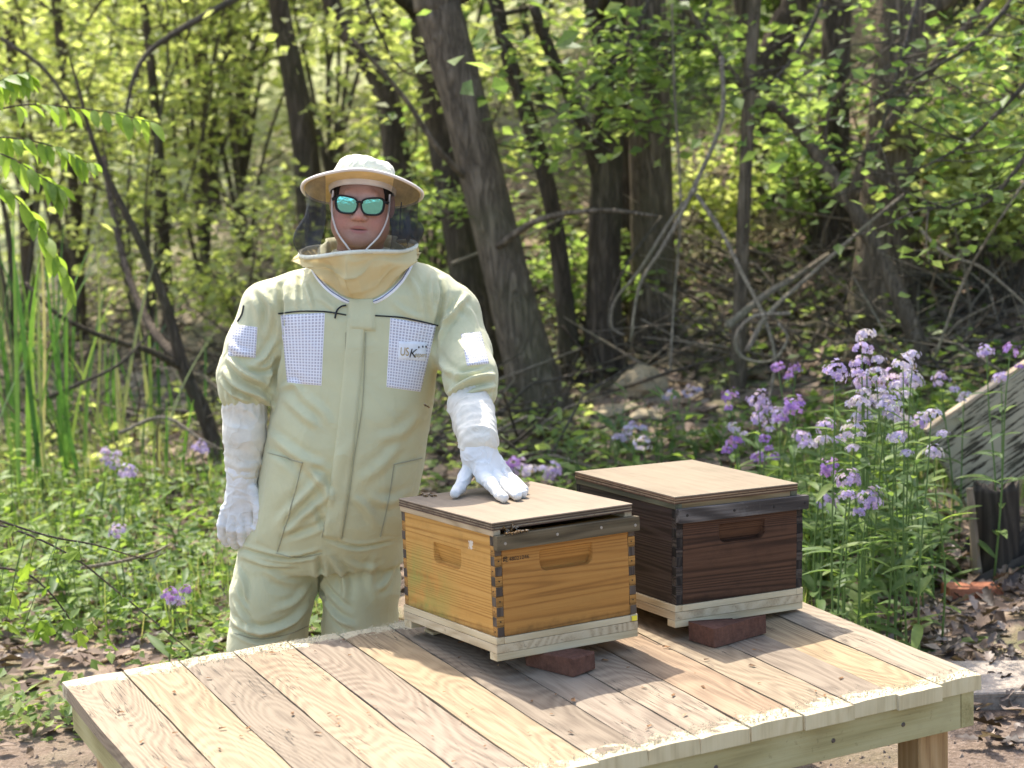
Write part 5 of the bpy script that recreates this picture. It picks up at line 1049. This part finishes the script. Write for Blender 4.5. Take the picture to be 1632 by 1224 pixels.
def stalk(px, py, y, kind, label, group, size=1., nleaf=9):
    top = A(px, py, y); gx_ = top[0]+rf.uniform(-.07, .07); gy2 = y+rf.uniform(-.05, .08); b = np.array([gx_, gy2, gz(gx_, gy2)-.01]); root = empty('flowering_plant', Matrix.Translation(V(b)), label, 'flower', group)
    T = top-b; q = spline([(0, 0, 0), T*np.array([.2, .2, .4])+np.array([rf.uniform(-.02, .02), 0, 0]), T*np.array([.7, .7, .78]), T], 12); link('stem', mesh('stem', *tube(q, np.linspace(.0042, .0018, 12), 6), STEM, True), root)
    h = link('flower_head', heads[kind][rf.randrange(3)], root); h.location = V(T); h.scale = (size,)*3; h.rotation_euler = (rf.uniform(-.4, .4), rf.uniform(-.4, .4), rf.uniform(0, 6.28))
    if rf.random() < .6:
        i = 9; a = rf.uniform(0, 6.28); p2 = q[i]+np.array([math.cos(a)*.05, math.sin(a)*.05, .04]); link('side_stem', mesh('side_stem', *tube([q[i], (q[i]+p2)/2+np.array([0, 0, -.006]), p2], .0014, 5), STEM, True), root); h = link('flower_head', heads[kind][0], root); h.location = V(p2); h.scale = (size*.7,)*3; h.rotation_euler = (0, 0, a)
    n = max(3, int(nleaf*min(1.2, T[2]/.7)))
    for k in range(n):
        t = (k+.5)/n*.82; i = min(10, int(t*11)); a = k*2.4+rf.uniform(-.4, .4); s = (1.25-.75*t)*rf.uniform(.8, 1.15); place(lance[rf.randrange(3)], root, q[i], (math.cos(a), math.sin(a), rf.uniform(.1, .75)), rf.uniform(-.3, .3), s)
right = [(1379, 538, 1, 1.05), (1374, 560, 0, 1), (1372, 583, 0, 1), (1330, 601, 0, .9), (1379, 616, 0, 1), (1424, 614, 0, 1.05), (1396, 598, 1, 1), (1439, 586, 1, .95), (1455, 568, 1, .8), (1454, 611, 1, 1), (1366, 645, 1, 1.1), (1376, 668, 1, 1), (1402, 640, 1, 1.15), (1413, 656, 1, 1.1), (1436, 671, 1, 1), (1317, 682, 0, .95), (1308, 707, 1, 1), (1240, 586, 2, .8), (1268, 592, 2, .6), (1208, 645, 0, 1), (1240, 662, 0, 1), (1268, 656, 2, 1.05), (1211, 674, 0, .8), (1166, 637, 2, .8), (1169, 710, 2, 1), (1210, 731, 2, 1), (1220, 701, 2, .7), (1276, 700, 0, 1.1), (1351, 772, 0, 1.1), (1383, 803, 0, 1), (1319, 807, 0, .9), (1325, 750, 2, .8), (1488, 725, 1, .8), (1466, 678, 0, .9), (1484, 664, 1, .9), (1500, 609, 0, .9), (1573, 566, 0, .7), (1610, 564, 2, .7), (1595, 605, 0, .9), (1537, 633, 1, .8), (1169, 686, 1, .7), (1360, 690, 1, 1), (1430, 700, 1, .9)]
for px, py, kd, s in right:
    y = 5.75+rf.uniform(0, .7)+(.9 if px < 1290 else 0)+(.9 if px > 1490 and py < 650 else 0)
    cn = ['mauve', 'pale lilac', 'violet'][kd]
    wh, gp = (('low %s flower head close against the dark hive corner', 'low flowers at the hive corner') if py > 740 else ('%s flower head standing behind the leaning board', 'flowers behind the leaning board') if px > 1490 and py < 650 else ('%s flower head touching the edge of the leaning board', 'flowers at the board edge') if px > 1460 else ('%s flower head on the bank right behind the dark hive lid', 'flowers behind the dark hive lid') if px < 1290 else ('topmost %s flower spike of the tall patch beside the dark hive', 'topmost flower spikes') if py < 590 else ('%s flower head in the tall patch beside the dark hive', 'flowers of the tall patch'))
    stalk(px, py, y, kd, wh % cn, cn+' '+gp, s)
for px, py, kd, y in ((1006, 687, 1, 8.2), (1023, 710, 1, 8.0), (1068, 633, 1, 9), (1099, 628, 1, 9), (990, 700, 1, 8.3), (817, 740, 2, 7.6), (845, 752, 1, 7.6), (880, 755, 0, 7.8), (826, 752, 0, 7.7)):
    stalk(px, py, y, kd, 'small pale flowers in the weeds behind the gloved hand and lids', 'small flowers in the weeds behind the hives', 1.0, 5)
for px, py, kd, y in ((170, 728, 0, 8), (180, 742, 0, 8), (205, 757, 0, 7.8), (318, 720, 0, 8.4), (270, 950, 2, 5.9), (280, 962, 0, 5.9), (190, 850, 0, 6.8)):
    stalk(px, py, y, kd, 'single mauve flower in the sunny weeds by the cattails', 'mauve flowers by the cattails', .9, 5)
# leafy weeds without flowers
def weed(x, y, H, n, label, group, me=lance, s=1.):
    b = Vector((x, y, gz(x, y)-.01)); root = empty('leafy_weed', Matrix.Translation(b), label, 'weed', group); st = MB()
    for j in range(2):
        e = np.array([rf.uniform(-.1, .1), rf.uniform(-.1, .1), H*rf.uniform(.7, 1)]); q = spline([(0, 0, 0), e*np.array([.3, .3, .5]), e], 8); v, f = tube(q, np.linspace(.0035, .0012, 8), 5); link('stem', mesh('stem', v, f, STEM, True), root)
        for k in range(n//2):
            t = (k+.6)/(n//2); i = min(7, int(t*8)); a = k*2.4+rf.uniform(-.5, .5)+j; place(me[rf.randrange(3)], root, q[i], (math.cos(a), math.sin(a), rf.uniform(0, .8)), rf.uniform(-.4, .4), s*(1.3-.6*t)*rf.uniform(.8, 1.2))
for k in range(52):
    px, py = rf.uniform(1270, 1490), rf.uniform(830, 975); p = hit(px, py)
    weed(p[0], p[1], rf.uniform(.25, .62), 14, 'lance-leaved green weed at the foot of the flowers beside the dark hive', 'weeds at the foot of the flowers')
for k in range(16):
    p = hit(rf.uniform(60, 345), rf.uniform(850, 985)); weed(p[0], p[1], rf.uniform(.12, .32), 8, 'low green weed in the litter left of the beekeeper', 'weeds left of the beekeeper')
for k in range(14):
    p = hit(rf.uniform(870, 1250), rf.uniform(720, 800)); weed(p[0], p[1], rf.uniform(.2, .4), 8, 'green weed growing on the bank behind the hives', 'weeds behind the hives')

# ------------------------------------------------------------------ cattails
CAT = leafm_obj('cattail_blade', [(.05, .12, .03), (.08, .165, .035), (.13, .21, .05), (.36, .31, .17)], .35)
def strap(L, W, bend, n=9):
    vs = []; fs = []
    for i in range(n+1):
        t = i/n; w = W/2*(1-t**3*.9); vs += [(-w, -bend*L*t*t, L*t*(1-.12*bend*t)), (0, -bend*L*t*t+.004, L*t*(1-.12*bend*t)), (w, -bend*L*t*t, L*t*(1-.12*bend*t))]
    for i in range(n):
        for k in (0, 1): fs.append((i*3+k, i*3+k+1, i*3+4+k, i*3+3+k))
    return mesh('leaf_blade', vs, fs, CAT, True)
straps = [strap(1.0, .023, b) for b in (.03, .12, .24, .4)]
CL = 'upright clump of green cattail blades in the pale marsh'
for k, (px, py, H, n) in enumerate(((20, 800, 1.5, 10), (70, 785, 1.5, 10), (110, 745, 1.45, 10), (40, 720, 1.5, 10), (150, 760, 1.2, 9), (-10, 760, 1.5, 9), (200, 710, .95, 9), (250, 690, .9, 9), (225, 760, .8, 8), (90, 700, 1.3, 9), (290, 780, .55, 7), (150, 700, 1.0, 7), (320, 690, .7, 6), (20, 660, 1.3, 7))):
    b = hit(px, py); root = empty('cattail_clump', Matrix.Translation((b[0], b[1], gz(b[0], b[1])-.02)), CL, 'cattail', 'cattail clumps in the marsh')
    for j in range(int(n*.75)):
        o = link('leaf_blade', straps[rf.randrange(4)], root); o.location = (rf.uniform(-.16, .16), rf.uniform(-.12, .12), 0); o.rotation_euler = (rf.uniform(-.14, .14), rf.uniform(-.14, .14), rf.uniform(0, 6.28)); s = H*.88*rf.uniform(.65, 1.08); o.scale = (s**.4, s**.4, s)

# ------------------------------------------------------------------ ash sapling reaching in from the left
def sapling_left():
    b = np.array([-2.5, 7.0, 0]); root = empty('ash_sapling', Matrix.Translation(V(b)), 'ash sapling with drooping bright leaflets reaching over the marsh', 'sapling'); Yb = 6.8
    main = spline([b, (-2.45, 6.95, .8), A(-160, 330, 6.9), A(-60, 190, Yb)], 16); link('trunk', mesh('trunk', *tube(main-b, np.linspace(.02, .009, 16), 8), BARK2, True), root)
    tw = [[(-60, 190), (30, 168), (100, 170), (180, 180), (240, 195)], [(-60, 220), (20, 220), (90, 235), (140, 260)], [(-100, 260), (-20, 285), (40, 330), (80, 390), (110, 450)], [(-60, 190), (0, 130), (40, 115)], [(-90, 240), (0, 245), (70, 285), (95, 300)]]
    for t, pts in enumerate(tw):
        q = spline([A(px, py, Yb-.05*t) for px, py in pts], 18); link('twig', mesh('twig', *tube(q-b, np.linspace(.004, .0014, 18), 5), BARK2, True), root)
        for i in range(4, 18):
            for s in (-1, 1):
                if rf.random() < .12: continue
                d = (q[min(17, i+1)]-q[i-1]); d = d/np.linalg.norm(d); side = np.array([0, s*.8, 0])+d*.6+np.array([rf.uniform(-.3, .3), 0, rf.uniform(-1.1, .1)])
                place(ash[rf.randrange(3)], root, q[i]-b, side, rf.uniform(-.5, .5), rf.uniform(.7, 1.15))
sapling_left()
# bramble and vine at lower left
def lobed():
    vs = [(0, 0, 0)]; N = 30
    for k in range(N+1):
        a = -2.6+5.2*k/N; r = .05*(.78+.18*math.cos(a*5*.6*2)+.07*(1 if k % 2 else -1)*.6)*(1+.15*math.cos(a)); vs.append((r*math.sin(a), .03+r*math.cos(a), .006*math.cos(a*5)-.010*(r/.05)**2))
    return mesh('leaf', vs, [(0, k, k+1) for k in range(1, N+1)], VINE, True)
LOB = lobed()
def vine(label, pts, y, leaves, seed, r=.004, dead=False):
    P = spline([A(px, py, y+dy) if dy is not None else hit(px, py) for px, py, dy in pts], 24); b = np.array([P[0][0], P[0][1], gz(P[0][0], P[0][1])]); root = empty('bramble', Matrix.Translation(V(b)), label, 'bramble', 'brambles left of the platform')
    link('cane', mesh('cane', *tube(P-b, np.linspace(r, r*.4, 24), 6), TWIGD if not dead else TWIG, True), root)
    for t, px, py, s in leaves:
        p = A(px+rf.uniform(-10, 10), py+rf.uniform(-8, 8), y); i = int(np.argmin(((P-p)**2).sum(1)+rf.uniform(0, .01))); d = p-P[i]; n = np.linalg.norm(d); q = np.array([P[i], P[i]*.5+p*.5+np.array([0, 0, .01]), p]); link('leaf_stalk', mesh('leaf_stalk', *tube(q-b, .0012, 4), STEM, True), root); place(LOB, root, p-b, (rf.uniform(-1, 1), rf.uniform(-.9, .1), rf.uniform(-.9, .25)), rf.uniform(-.9, .9), s*rf.uniform(.8, 1.2))
vine('bramble cane with a single broad bright vine leaf by the platform corner', [(-60, 820, 0), (40, 850, 0), (120, 890, 0), (190, 945, .05), (270, 1010, .1), (300, 1035, .12)], 5.55, [(.55, 165, 1012, .75), (.5, 150, 985, .45), (.62, 195, 960, .4), (.8, 262, 990, .35)], 1)
vine('bramble cane loaded with hanging green leaves left of the platform', [(-80, 800, 0), (0, 830, 0), (80, 855, 0), (150, 868, .1), (230, 890, .3), (265, 880, .4)], 5.4, [(.2, -8, 800, .8), (.3, 30, 830, .7), (.33, 45, 900, .8), (.3, 10, 940, .9), (.4, 70, 860, .6), (.5, 95, 905, .7), (.28, 15, 985, .8), (.35, 45, 1000, .6), (.55, 120, 870, .6), (.45, 78, 940, .55)], 2)
vine('low bramble cane with yellow green leaves along the litter', [(-60, 900, 0), (30, 910, 0), (75, 940, 0), (110, 985, .05), (118, 1010, .1)], 5.5, [(.3, 8, 965, .9), (.45, 60, 985, .8), (.6, 100, 985, .6), (.7, 125, 1000, .6), (.5, 75, 1005, .7)], 3)
ash_small = ash
for k in range(9):
    p = hit(rf.uniform(-20, 130), rf.uniform(800, 1010)); weed(p[0], p[1], rf.uniform(.2, .45), 12, 'leafy green seedling among the brambles', 'seedlings among the brambles', ash, 1.0)

# ------------------------------------------------------------------ dead vines, sticks and brush on the slope
def stick(label, pts, r0, r1, m=TWIG, group='bare dead vines on the slope', name='dead_vine'):
    P = spline([A(*p) for p in pts], 28); b = P[0]; v, f = tube(P-b, np.linspace(r0, r1, 28), 7, True, .06, len(pts)); o = link(name, mesh(name, v, f, m, True)); o.location = V(b); setp(o, label, 'branch', group)
stick('long pale dead vine hanging in an arc before the vine-wrapped trunk', [(1150, 90, 9.2), (1150, 190, 9.1), (1110, 290, 9.0), (1062, 385, 8.9), (1020, 455, 8.9), (1005, 545, 8.9)], .013, .007)
stick('pale dead vine curving left from the hanging arc', [(1112, 300, 9.1), (1070, 350, 9.1), (1020, 430, 9.1), (980, 480, 9.2), (975, 520, 9.2), (995, 535, 9.2)], .010, .006)
stick('pale forked dead branch dropping towards the flowers', [(1110, 310, 9.0), (1150, 370, 8.9), (1185, 440, 8.7), (1215, 500, 8.5), (1235, 570, 8.4), (1225, 640, 8.3)], .012, .006)
stick('coiled pale vine loop above the violet flowers', [(1260, 500, 8.3), (1200, 505, 8.3), (1172, 540, 8.3), (1185, 570, 8.3), (1230, 575, 8.2), (1255, 540, 8.2), (1240, 515, 8.2)], .010, .006)
stick('pale branch rising from the coiled vine to the slope', [(1190, 560, 8.4), (1225, 500, 8.5), (1290, 440, 8.7), (1380, 360, 8.9), (1440, 310, 9.0)], .013, .007)
stick('straight bleached stick lying up the slope', [(1160, 520, 8.8), (1220, 470, 9.1), (1270, 440, 9.4), (1320, 405, 9.8)], .020, .012)
stick('long thin twig arching over the leaning board', [(1490, 570, 8.3), (1540, 440, 8.2), (1600, 340, 8.0), (1660, 250, 8.0)], .008, .005)
stick('grey branch sloping down behind the leaning board', [(1440, 330, 8.6), (1500, 400, 8.4), (1570, 430, 8.3), (1650, 500, 8.2)], .009, .006)
stick('thin hanging vine beside the sapling pole', [(1070, -20, 9.4), (1075, 150, 9.4), (1085, 330, 9.3), (1075, 470, 9.3), (1068, 590, 9.2)], .007, .006)
stick('dark twig bending low across the trunks', [(1055, 345, 9.9), (1000, 420, 9.8), (970, 500, 9.8), (985, 560, 9.7)], .008, .005, TWIGD)
stick('grey dead twig crossing the leaning trunk', [(720, 420, 10.0), (770, 400, 9.9), (830, 380, 9.9), (900, 345, 9.8)], .009, .005)
stick('thin twig slanting over the sunny thicket', [(0, 60, 10), (70, 110, 10), (120, 180, 10), (140, 210, 10.2)], .012, .006, TWIGD, 'bare twigs in the sunny thicket')
stick('dark arching branch high in the sunny thicket', [(390, -10, 10.5), (300, 40, 10.4), (240, 80, 10.4), (215, 120, 10.3), (200, 180, 10.3)], .022, .008, TWIGD, 'bare twigs in the sunny thicket')
stick('pale bent twig on the marsh litter', [(190, 690, 8.8), (260, 665, 8.8), (320, 700, 8.7), (345, 712, 8.7)], .010, .006, TWIG, 'bare twigs in the sunny thicket')
stick('dark fallen twig across the cattails', [(60, 640, 9), (130, 610, 9), (190, 580, 9), (240, 530, 9.1)], .012, .005, TWIGD, 'bare twigs in the sunny thicket')
stick('bare cane lying over the weeds beside the beekeeper', [(130, 905, 6.2), (190, 895, 6.3), (245, 880, 6.4), (270, 868, 6.5)], .007, .004, TWIG, 'bare twigs in the sunny thicket')
def brush():
    rg = np.random.default_rng(9); mb = MB()
    for k in range(1150):
        if k < 620: px, py = rg.uniform(880, 1640), rg.uniform(330, 640)
        else: px, py = rg.uniform(-20, 900), rg.uniform(480, 760)
        p = hit(px, py); L = rg.uniform(.2, .9); a = rg.uniform(0, 6.28); d = np.array([math.cos(a), math.sin(a)*.5, rg.uniform(-.1, .7)]); d /= np.linalg.norm(d); q = np.array([p+np.array([0, 0, .02]), p+d*L*.5+rg.normal(0, .04, 3)+np.array([0, 0, .03]), p+d*L+rg.normal(0, .05, 3)])
        q[:, 2] = np.maximum(q[:, 2], hz(q[:, 0], q[:, 1])+.006); mb.add(tube(q, np.array([1, .8, .4])*rg.uniform(.003, .010), 4, False), int(rg.random() < .5))
    setp(link('brushwood', mb.mesh('brushwood', [TWIG, TWIGD])), kind='stuff', label='tangle of dead twigs littering the slope and the marsh edge', cat='brushwood')
brush()
# loose leaves: nearest ones singly, the rest as litter
def oakleaf(seed):
    rg = np.random.default_rng(seed); n = 9; vs = []; fs = []
    for i in range(n):
        t = i/(n-1); w = (.24*math.sin(math.pi*(t*.93+.05))**.7)*(1 if i % 2 else .55)+.01; c = rg.uniform(.3, .9); vs += [(-w, t, c*w*w*4+.1*t*t), (0, t, .1*t*t*c), (w, t, c*w*w*3.5+.1*t*t)]
    for i in range(n-1):
        for k in (0, 1): fs.append((i*3+k, i*3+k+1, i*3+4+k, i*3+3+k))
    return mesh('dead_leaf', vs, fs, DEADO, True)
DEADO = leafm_obj('dry_oak_leaf', [(.035, .023, .017), (.08, .055, .04), (.15, .108, .08), (.26, .20, .155)], .1); oaks = [oakleaf(s) for s in range(6)]
for k in range(270):
    if k < 190: p = hit(rf.uniform(1380, 1632), rf.uniform(895, 1050)) if k < 150 else hit(rf.uniform(1560, 1632), rf.uniform(1050, 1200))
    else: p = hit(rf.uniform(-10, 360), rf.uniform(930, 1060))
    o = link('dead_leaf', oaks[rf.randrange(6)], ground); o.location = (p[0], p[1], gz(p[0], p[1])+rf.uniform(.006, .03)); o.rotation_euler = (rf.uniform(-.7, .7), rf.uniform(-.7, .7), rf.uniform(0, 6.28)); s = rf.uniform(.05, .105); o.scale = (s, s, s)
def litter():
    rg = np.random.default_rng(15); n = 16000; px = rg.uniform(-.32, .36, n); y = 5.2+rg.gamma(2., 3.2, n); x = px*y*1.05; k = (y < 24) & ~((x > -1.3) & (x < 1.3) & (y < 5.6)); x, y = x[k], y[k]
    P = np.stack([x, y, hz(x, y)+rg.uniform(.004, .03, len(x))], -1); link('leaf_litter', leaf_mesh('leaf_litter', P, .085, DEAD, 16, 1.6), ground, kind='stuff')
    # gravelly soil crumbs near the platform
    n = 7000; x = rg.uniform(-2, 2.2, n); y = rg.uniform(3.2, 6.2, n); s = rg.gamma(2., .0014, n)+.001; Q = []
    for q in ((1, 0, -.3), (-.6, .8, -.3), (-.5, -.9, -.3), (0, 0, .8)): Q.append(np.stack([x+s*(q[0]+rg.uniform(-.3, .3, n)), y+s*(q[1]+rg.uniform(-.3, .3, n)), hz(x, y)+s*(q[2]+.3)], -1))
    v = np.stack(Q, 1).reshape(-1, 3); b = np.arange(n)[:, None]*4; f = np.concatenate([b+np.array([q]) for q in ((0, 1, 3), (1, 2, 3), (2, 0, 3))]); g = G('crumbs'); link('soil_crumbs', mesh('soil_crumbs', v, f, g.pbr(g.ramp(g.noise(g.co((1, 1, 1), False), 40.), [(.3, (.11, .08, .06)), (.7, (.30, .235, .18))]), .95)), ground, kind='stuff')
litter()
# low green ground cover and grass
def cover():
    rg = np.random.default_rng(18)
    def area(n, x0, x1, y0, y1, thr, s, hmax, m, name, lab, cat, seed, up=1., shape=LEAF2, wide=1.):
        x = rg.uniform(x0, x1, n); y = rg.uniform(y0, y1, n); k = vnoise(np.stack([x*1.3, y*1.3, x*0+seed], -1), seed) > thr
        ex, ey = x+1.178, y-4.67; la, lb = ex*math.cos(TA)+ey*math.sin(TA), -ex*math.sin(TA)+ey*math.cos(TA)   # keep clear of the platform and the beekeeper
        k &= ~((x > 1.2) & (y < 7.35)); k &= ~((la > -.1) & (la < 2.1) & (lb < .1)) & ~((np.abs(x+.54) < .4) & (y < 5.8)); x, y = x[k], y[k]
        P = np.stack([x, y, hz(x, y)+np.abs(rg.normal(0, hmax, len(x)))], -1); setp(link(name, leaf_mesh(name, P, s, m, seed, up, shape, wide=wide)), kind='stuff', label=lab, cat=cat)
    area(15000, -3.4, -.5, 5.5, 9.2, -.28, .05, .07, WEED, 'ground_cover', 'low sunny green weeds covering the ground left of the beekeeper', 'ground cover', 51)
    area(13000, .0, 3.2, 5.9, 9.0, -.25, .055, .09, WEED, 'ground_cover', 'low green weeds under the flowers and behind the hives', 'ground cover', 52)
    area(9000, -.6, 4.5, 8.2, 14, -.05, .07, .10, MG, 'ground_cover', 'patches of ivy-green cover on the shaded slope', 'ground cover', 53)
    area(9000, -6, .5, 9, 17, -.2, .075, .12, YG, 'ground_cover', 'yellow green growth on the floor of the sunny thicket', 'ground cover', 54)
    GB = np.array([(-.02, 0, 0), (.02, 0, 0), (.008, .8, .02), (0, 1.1, .1)]); n = 9000; Pn = []
    for x0, x1, y0, y1, c in ((-4.2, -.6, 6.5, 10.5, 5200), (.7, 1.15, 5.7, 7.0, 900), (1.1, 2.8, 7.4, 8.4, 1500)): Pn.append(np.stack([rg.uniform(x0, x1, c), rg.uniform(y0, y1, c)], -1))
    P = np.concatenate(Pn); P = P[vnoise(np.stack([P[:, 0]*1.6, P[:, 1]*1.6, P[:, 0]*0], -1), 5) > -.25]; n = len(P); h = rg.uniform(.10, .30, n); a = rg.uniform(0, 6.28, n); l = rg.uniform(.05, .45, n); z = hz(P[:, 0], P[:, 1]); V_ = []
    for u, t in ((-1, 0), (1, 0), (.6, .6), (-.6, .6), (0, 1.)): w = .0035*u; V_.append(np.stack([P[:, 0]+w*np.cos(a)-np.sin(a)*l*h*t*t, P[:, 1]+w*np.sin(a)+np.cos(a)*l*h*t*t, z+h*t*(1-.3*l*t)], -1))
    v = np.stack(V_, 1).reshape(-1, 3); b = np.arange(n)*5; F = [tuple(r) for r in np.stack([b, b+1, b+2, b+3], 1)]+[tuple(r) for r in np.stack([b+3, b+2, b+4], 1)]
    me = mesh('grass', v, F, GRASS); at = me.attributes.new('hue', 'FLOAT', 'POINT'); at.data.foreach_set('value', np.repeat(rg.random(n), 5).astype(np.float32)); setp(link('grass', me), kind='stuff', label='thin grass in the weeds and marsh', cat='grass')
cover()

# ------------------------------------------------------------------ old timber at the right
def peel():
    g = G('peeling_white_paint'); c = g.co((1.6, 1, 30), False); n = g.noise(c, 3., 7, .72); n2 = g.noise(g.co((1, 1, 1), False), 6., 5, .6); f = g.math('ADD', g.math('MULTIPLY', n, .75), g.math('MULTIPLY', n2, .3))
    m = g.step(f, .545, .562); col = g.mix(m, (.36, .315, .21), (.04, .03, .02)); col = g.mix(g.math('MULTIPLY', g.step(n2, .5, .7), .45), col, (.16, .16, .10))
    return g.pbr(col, .85, g.bump(g.math('SUBTRACT', 1., m), .7, .006), spec=.2)
def beam(name, label, p0, p1, w, t, m, cat, face=(0, -1, .25), group=None):
    """board from p0 to p1 (top edge), width w downward, thickness t away from `face`"""
    p0, p1 = V(p0), V(p1); ex = (p1-p0).normalized(); n = Vector(face); n = (n-ex*n.dot(ex)).normalized(); dn = ex.cross(n); dn = dn if dn.z < 0 else -dn
    M = Matrix((ex, -n, -dn)).transposed().to_4x4(); M.translation = p0; L = (p1-p0).length; b = box_bm(0, L, 0, t, -w, 0, .003, 1); bmesh.ops.subdivide_edges(b, edges=[e for e in b.edges if e.calc_length() > L*.8], cuts=12)
    for v in b.verts: v.co += Vector((0, .002*math.sin(v.co.x*9), .003*math.sin(v.co.x*13+v.co.z*20)))
    o = link(name, bm_mesh(name, b, m)); o.matrix_world = M; setp(o, label, cat, group); return o
OLDW = wood('rotten_dark_timber', ((.010, .008, .006), (.038, .03, .022), (.085, .068, .05)), axis=2, dirt=(.02, .016, .012)); OLDX = wood('rotten_dark_board', ((.010, .008, .006), (.04, .032, .024), (.09, .073, .055)), axis=0, dirt=(.02, .016, .012))
bd = beam('leaning_board', 'weathered board with peeling pale paint leaning by the flowers', A(1478, 690, 7.2), A(1720, 528, 7.35), .37, .04, peel(), 'board', (-.1, -1, -.15))
EDGE = wood('bare_board_edge', ((.2, .14, .08), (.38, .29, .19), (.5, .4, .28)), axis=0)
boxo('board_edge', .002, float((V(A(1720, 528, 7.35))-V(A(1478, 690, 7.2))).length)-.002, .002, .041, .0005, .014, EDGE, bd, .002)
def stump():
    c = hit(1588, 915); top = A(1592, 772, c[1]-.02); n = 16; rows_ = 14; vs = []; rg = np.random.default_rng(4); H = top[2]+.01
    jag = rg.uniform(-.045, .02, n)
    for j in range(rows_):
        t = j/(rows_-1)
        for k in range(n):
            a = k*2*math.pi/n; r = (.072+.009*math.sin(3*a))*(1+.1*(1-t)); z = H*t+(jag[k] if j == rows_-1 else 0); vs.append((r*math.cos(a)*1.15, r*.75*math.sin(a), z))
    for k in range(n): a = k*2*math.pi/n; vs.append((.035*math.cos(a), .025*math.sin(a), H*.9+jag[(k+5) % n]*.5))
    fs = [(j*n+k, j*n+(k+1) % n, (j+1)*n+(k+1) % n, (j+1)*n+k) for j in range(rows_) for k in range(n)]+[tuple(rows_*n+k for k in range(n))]
    o = link('broken_post', mesh('broken_post', vs, fs, [OLDW], True)); o.location = (c[0], c[1], -.01); setp(o, 'splintered rotten wooden post standing under the leaning board', 'post')
    o2 = link('splinter', mesh('splinter', *tube(spline([(-.075, -.03, 0), (-.09, -.035, H*.5), (-.105, -.03, H*.98)], 8), np.linspace(.02, .013, 8), 6, True, .1), EDGE2, False), o)
EDGE2 = wood('splinter_wood', ((.10, .07, .045), (.2, .15, .1), (.3, .23, .16)), axis=2)
stump()
c = hit(1560, 900)
beam('old_timber', 'dark rotten timber lying against the broken post', A(1515, 905, c[1]+.05), A(1580, 800, c[1]+.12), .13, .06, OLDX, 'timber', (-.3, -1, .2), 'rotten timbers under the leaning board')
beam('old_timber', 'black rotten beam jammed behind the broken post', A(1575, 895, c[1]-.1), A(1680, 800, c[1]-.05), .10, .06, OLDX, 'timber', (.2, -1, .3), 'rotten timbers under the leaning board')
beam('old_timber', 'rotten board end poking out below the broken post', A(1545, 925, c[1]-.2), A(1690, 858, c[1]-.15), .07, .04, OLDX, 'timber', (.1, -1, .5), 'rotten timbers under the leaning board')
c = hit(1548, 950); block('loose_brick', 'mossy orange brick lying in dead leaves at the right', Matrix.Translation((c[0], c[1], -.015)) @ Matrix.Rotation(.12, 4, 'Z') @ Matrix.Rotation(.08, 4, 'Y'), .20, .095, .06, OBR, 'brick')
SLAB = brick_mat('worn_concrete', (.30, .25, .2))
c = at_z(1600, 1085, .05); b = box_bm(-.30, .5, -.16, .16, -.05, .045, .012, 2); bmesh.ops.subdivide_edges(b, edges=b.edges[:], cuts=3)
for v in b.verts: v.co += Vector((.012*vnoise(np.array([v.co.x*9, v.co.y*9, v.co.z*9]), 1), .012*vnoise(np.array([v.co.x*9, v.co.y*9, 5]), 2), .008*vnoise(np.array([v.co.x*8, v.co.y*8, 2]), 3)))
o = link('stone_slab', bm_mesh('stone_slab', b, SLAB)); o.matrix_world = Matrix.Translation((c[0]+.06, c[1]+.05, 0)) @ Matrix.Rotation(-.1, 4, 'Z'); setp(o, 'flat worn slab lying in the dirt beside the platform corner', 'slab')
ROCK = brick_mat('tan_rock', (.34, .27, .17))
def rock(px, py, s, label, seed):
    p = hit(px, py); bm = bmesh.new(); bmesh.ops.create_icosphere(bm, subdivisions=3, radius=1)
    for v in bm.verts: q = np.array(v.co)*1.6+seed; k = 1+.35*float(vnoise(q, seed))+.12*float(vnoise(q*3, seed)); v.co = Vector((v.co.x*s[0]*k, v.co.y*s[1]*k, v.co.z*s[2]*k))
    o = link('rock', bm_mesh('rock', bm, ROCK)); o.location = (p[0], p[1], p[2]+s[2]*.3); setp(o, label, 'rock', 'rocks at the foot of the slope')
rock(1025, 625, (.13, .12, .12), 'tan layered rock at the foot of the vine-wrapped tree', 3); rock(1030, 668, (.09, .08, .04), 'small flat tan stone below the layered rock', 5); rock(985, 660, (.11, .08, .04), 'reddish flat stone half buried by the weeds', 8)
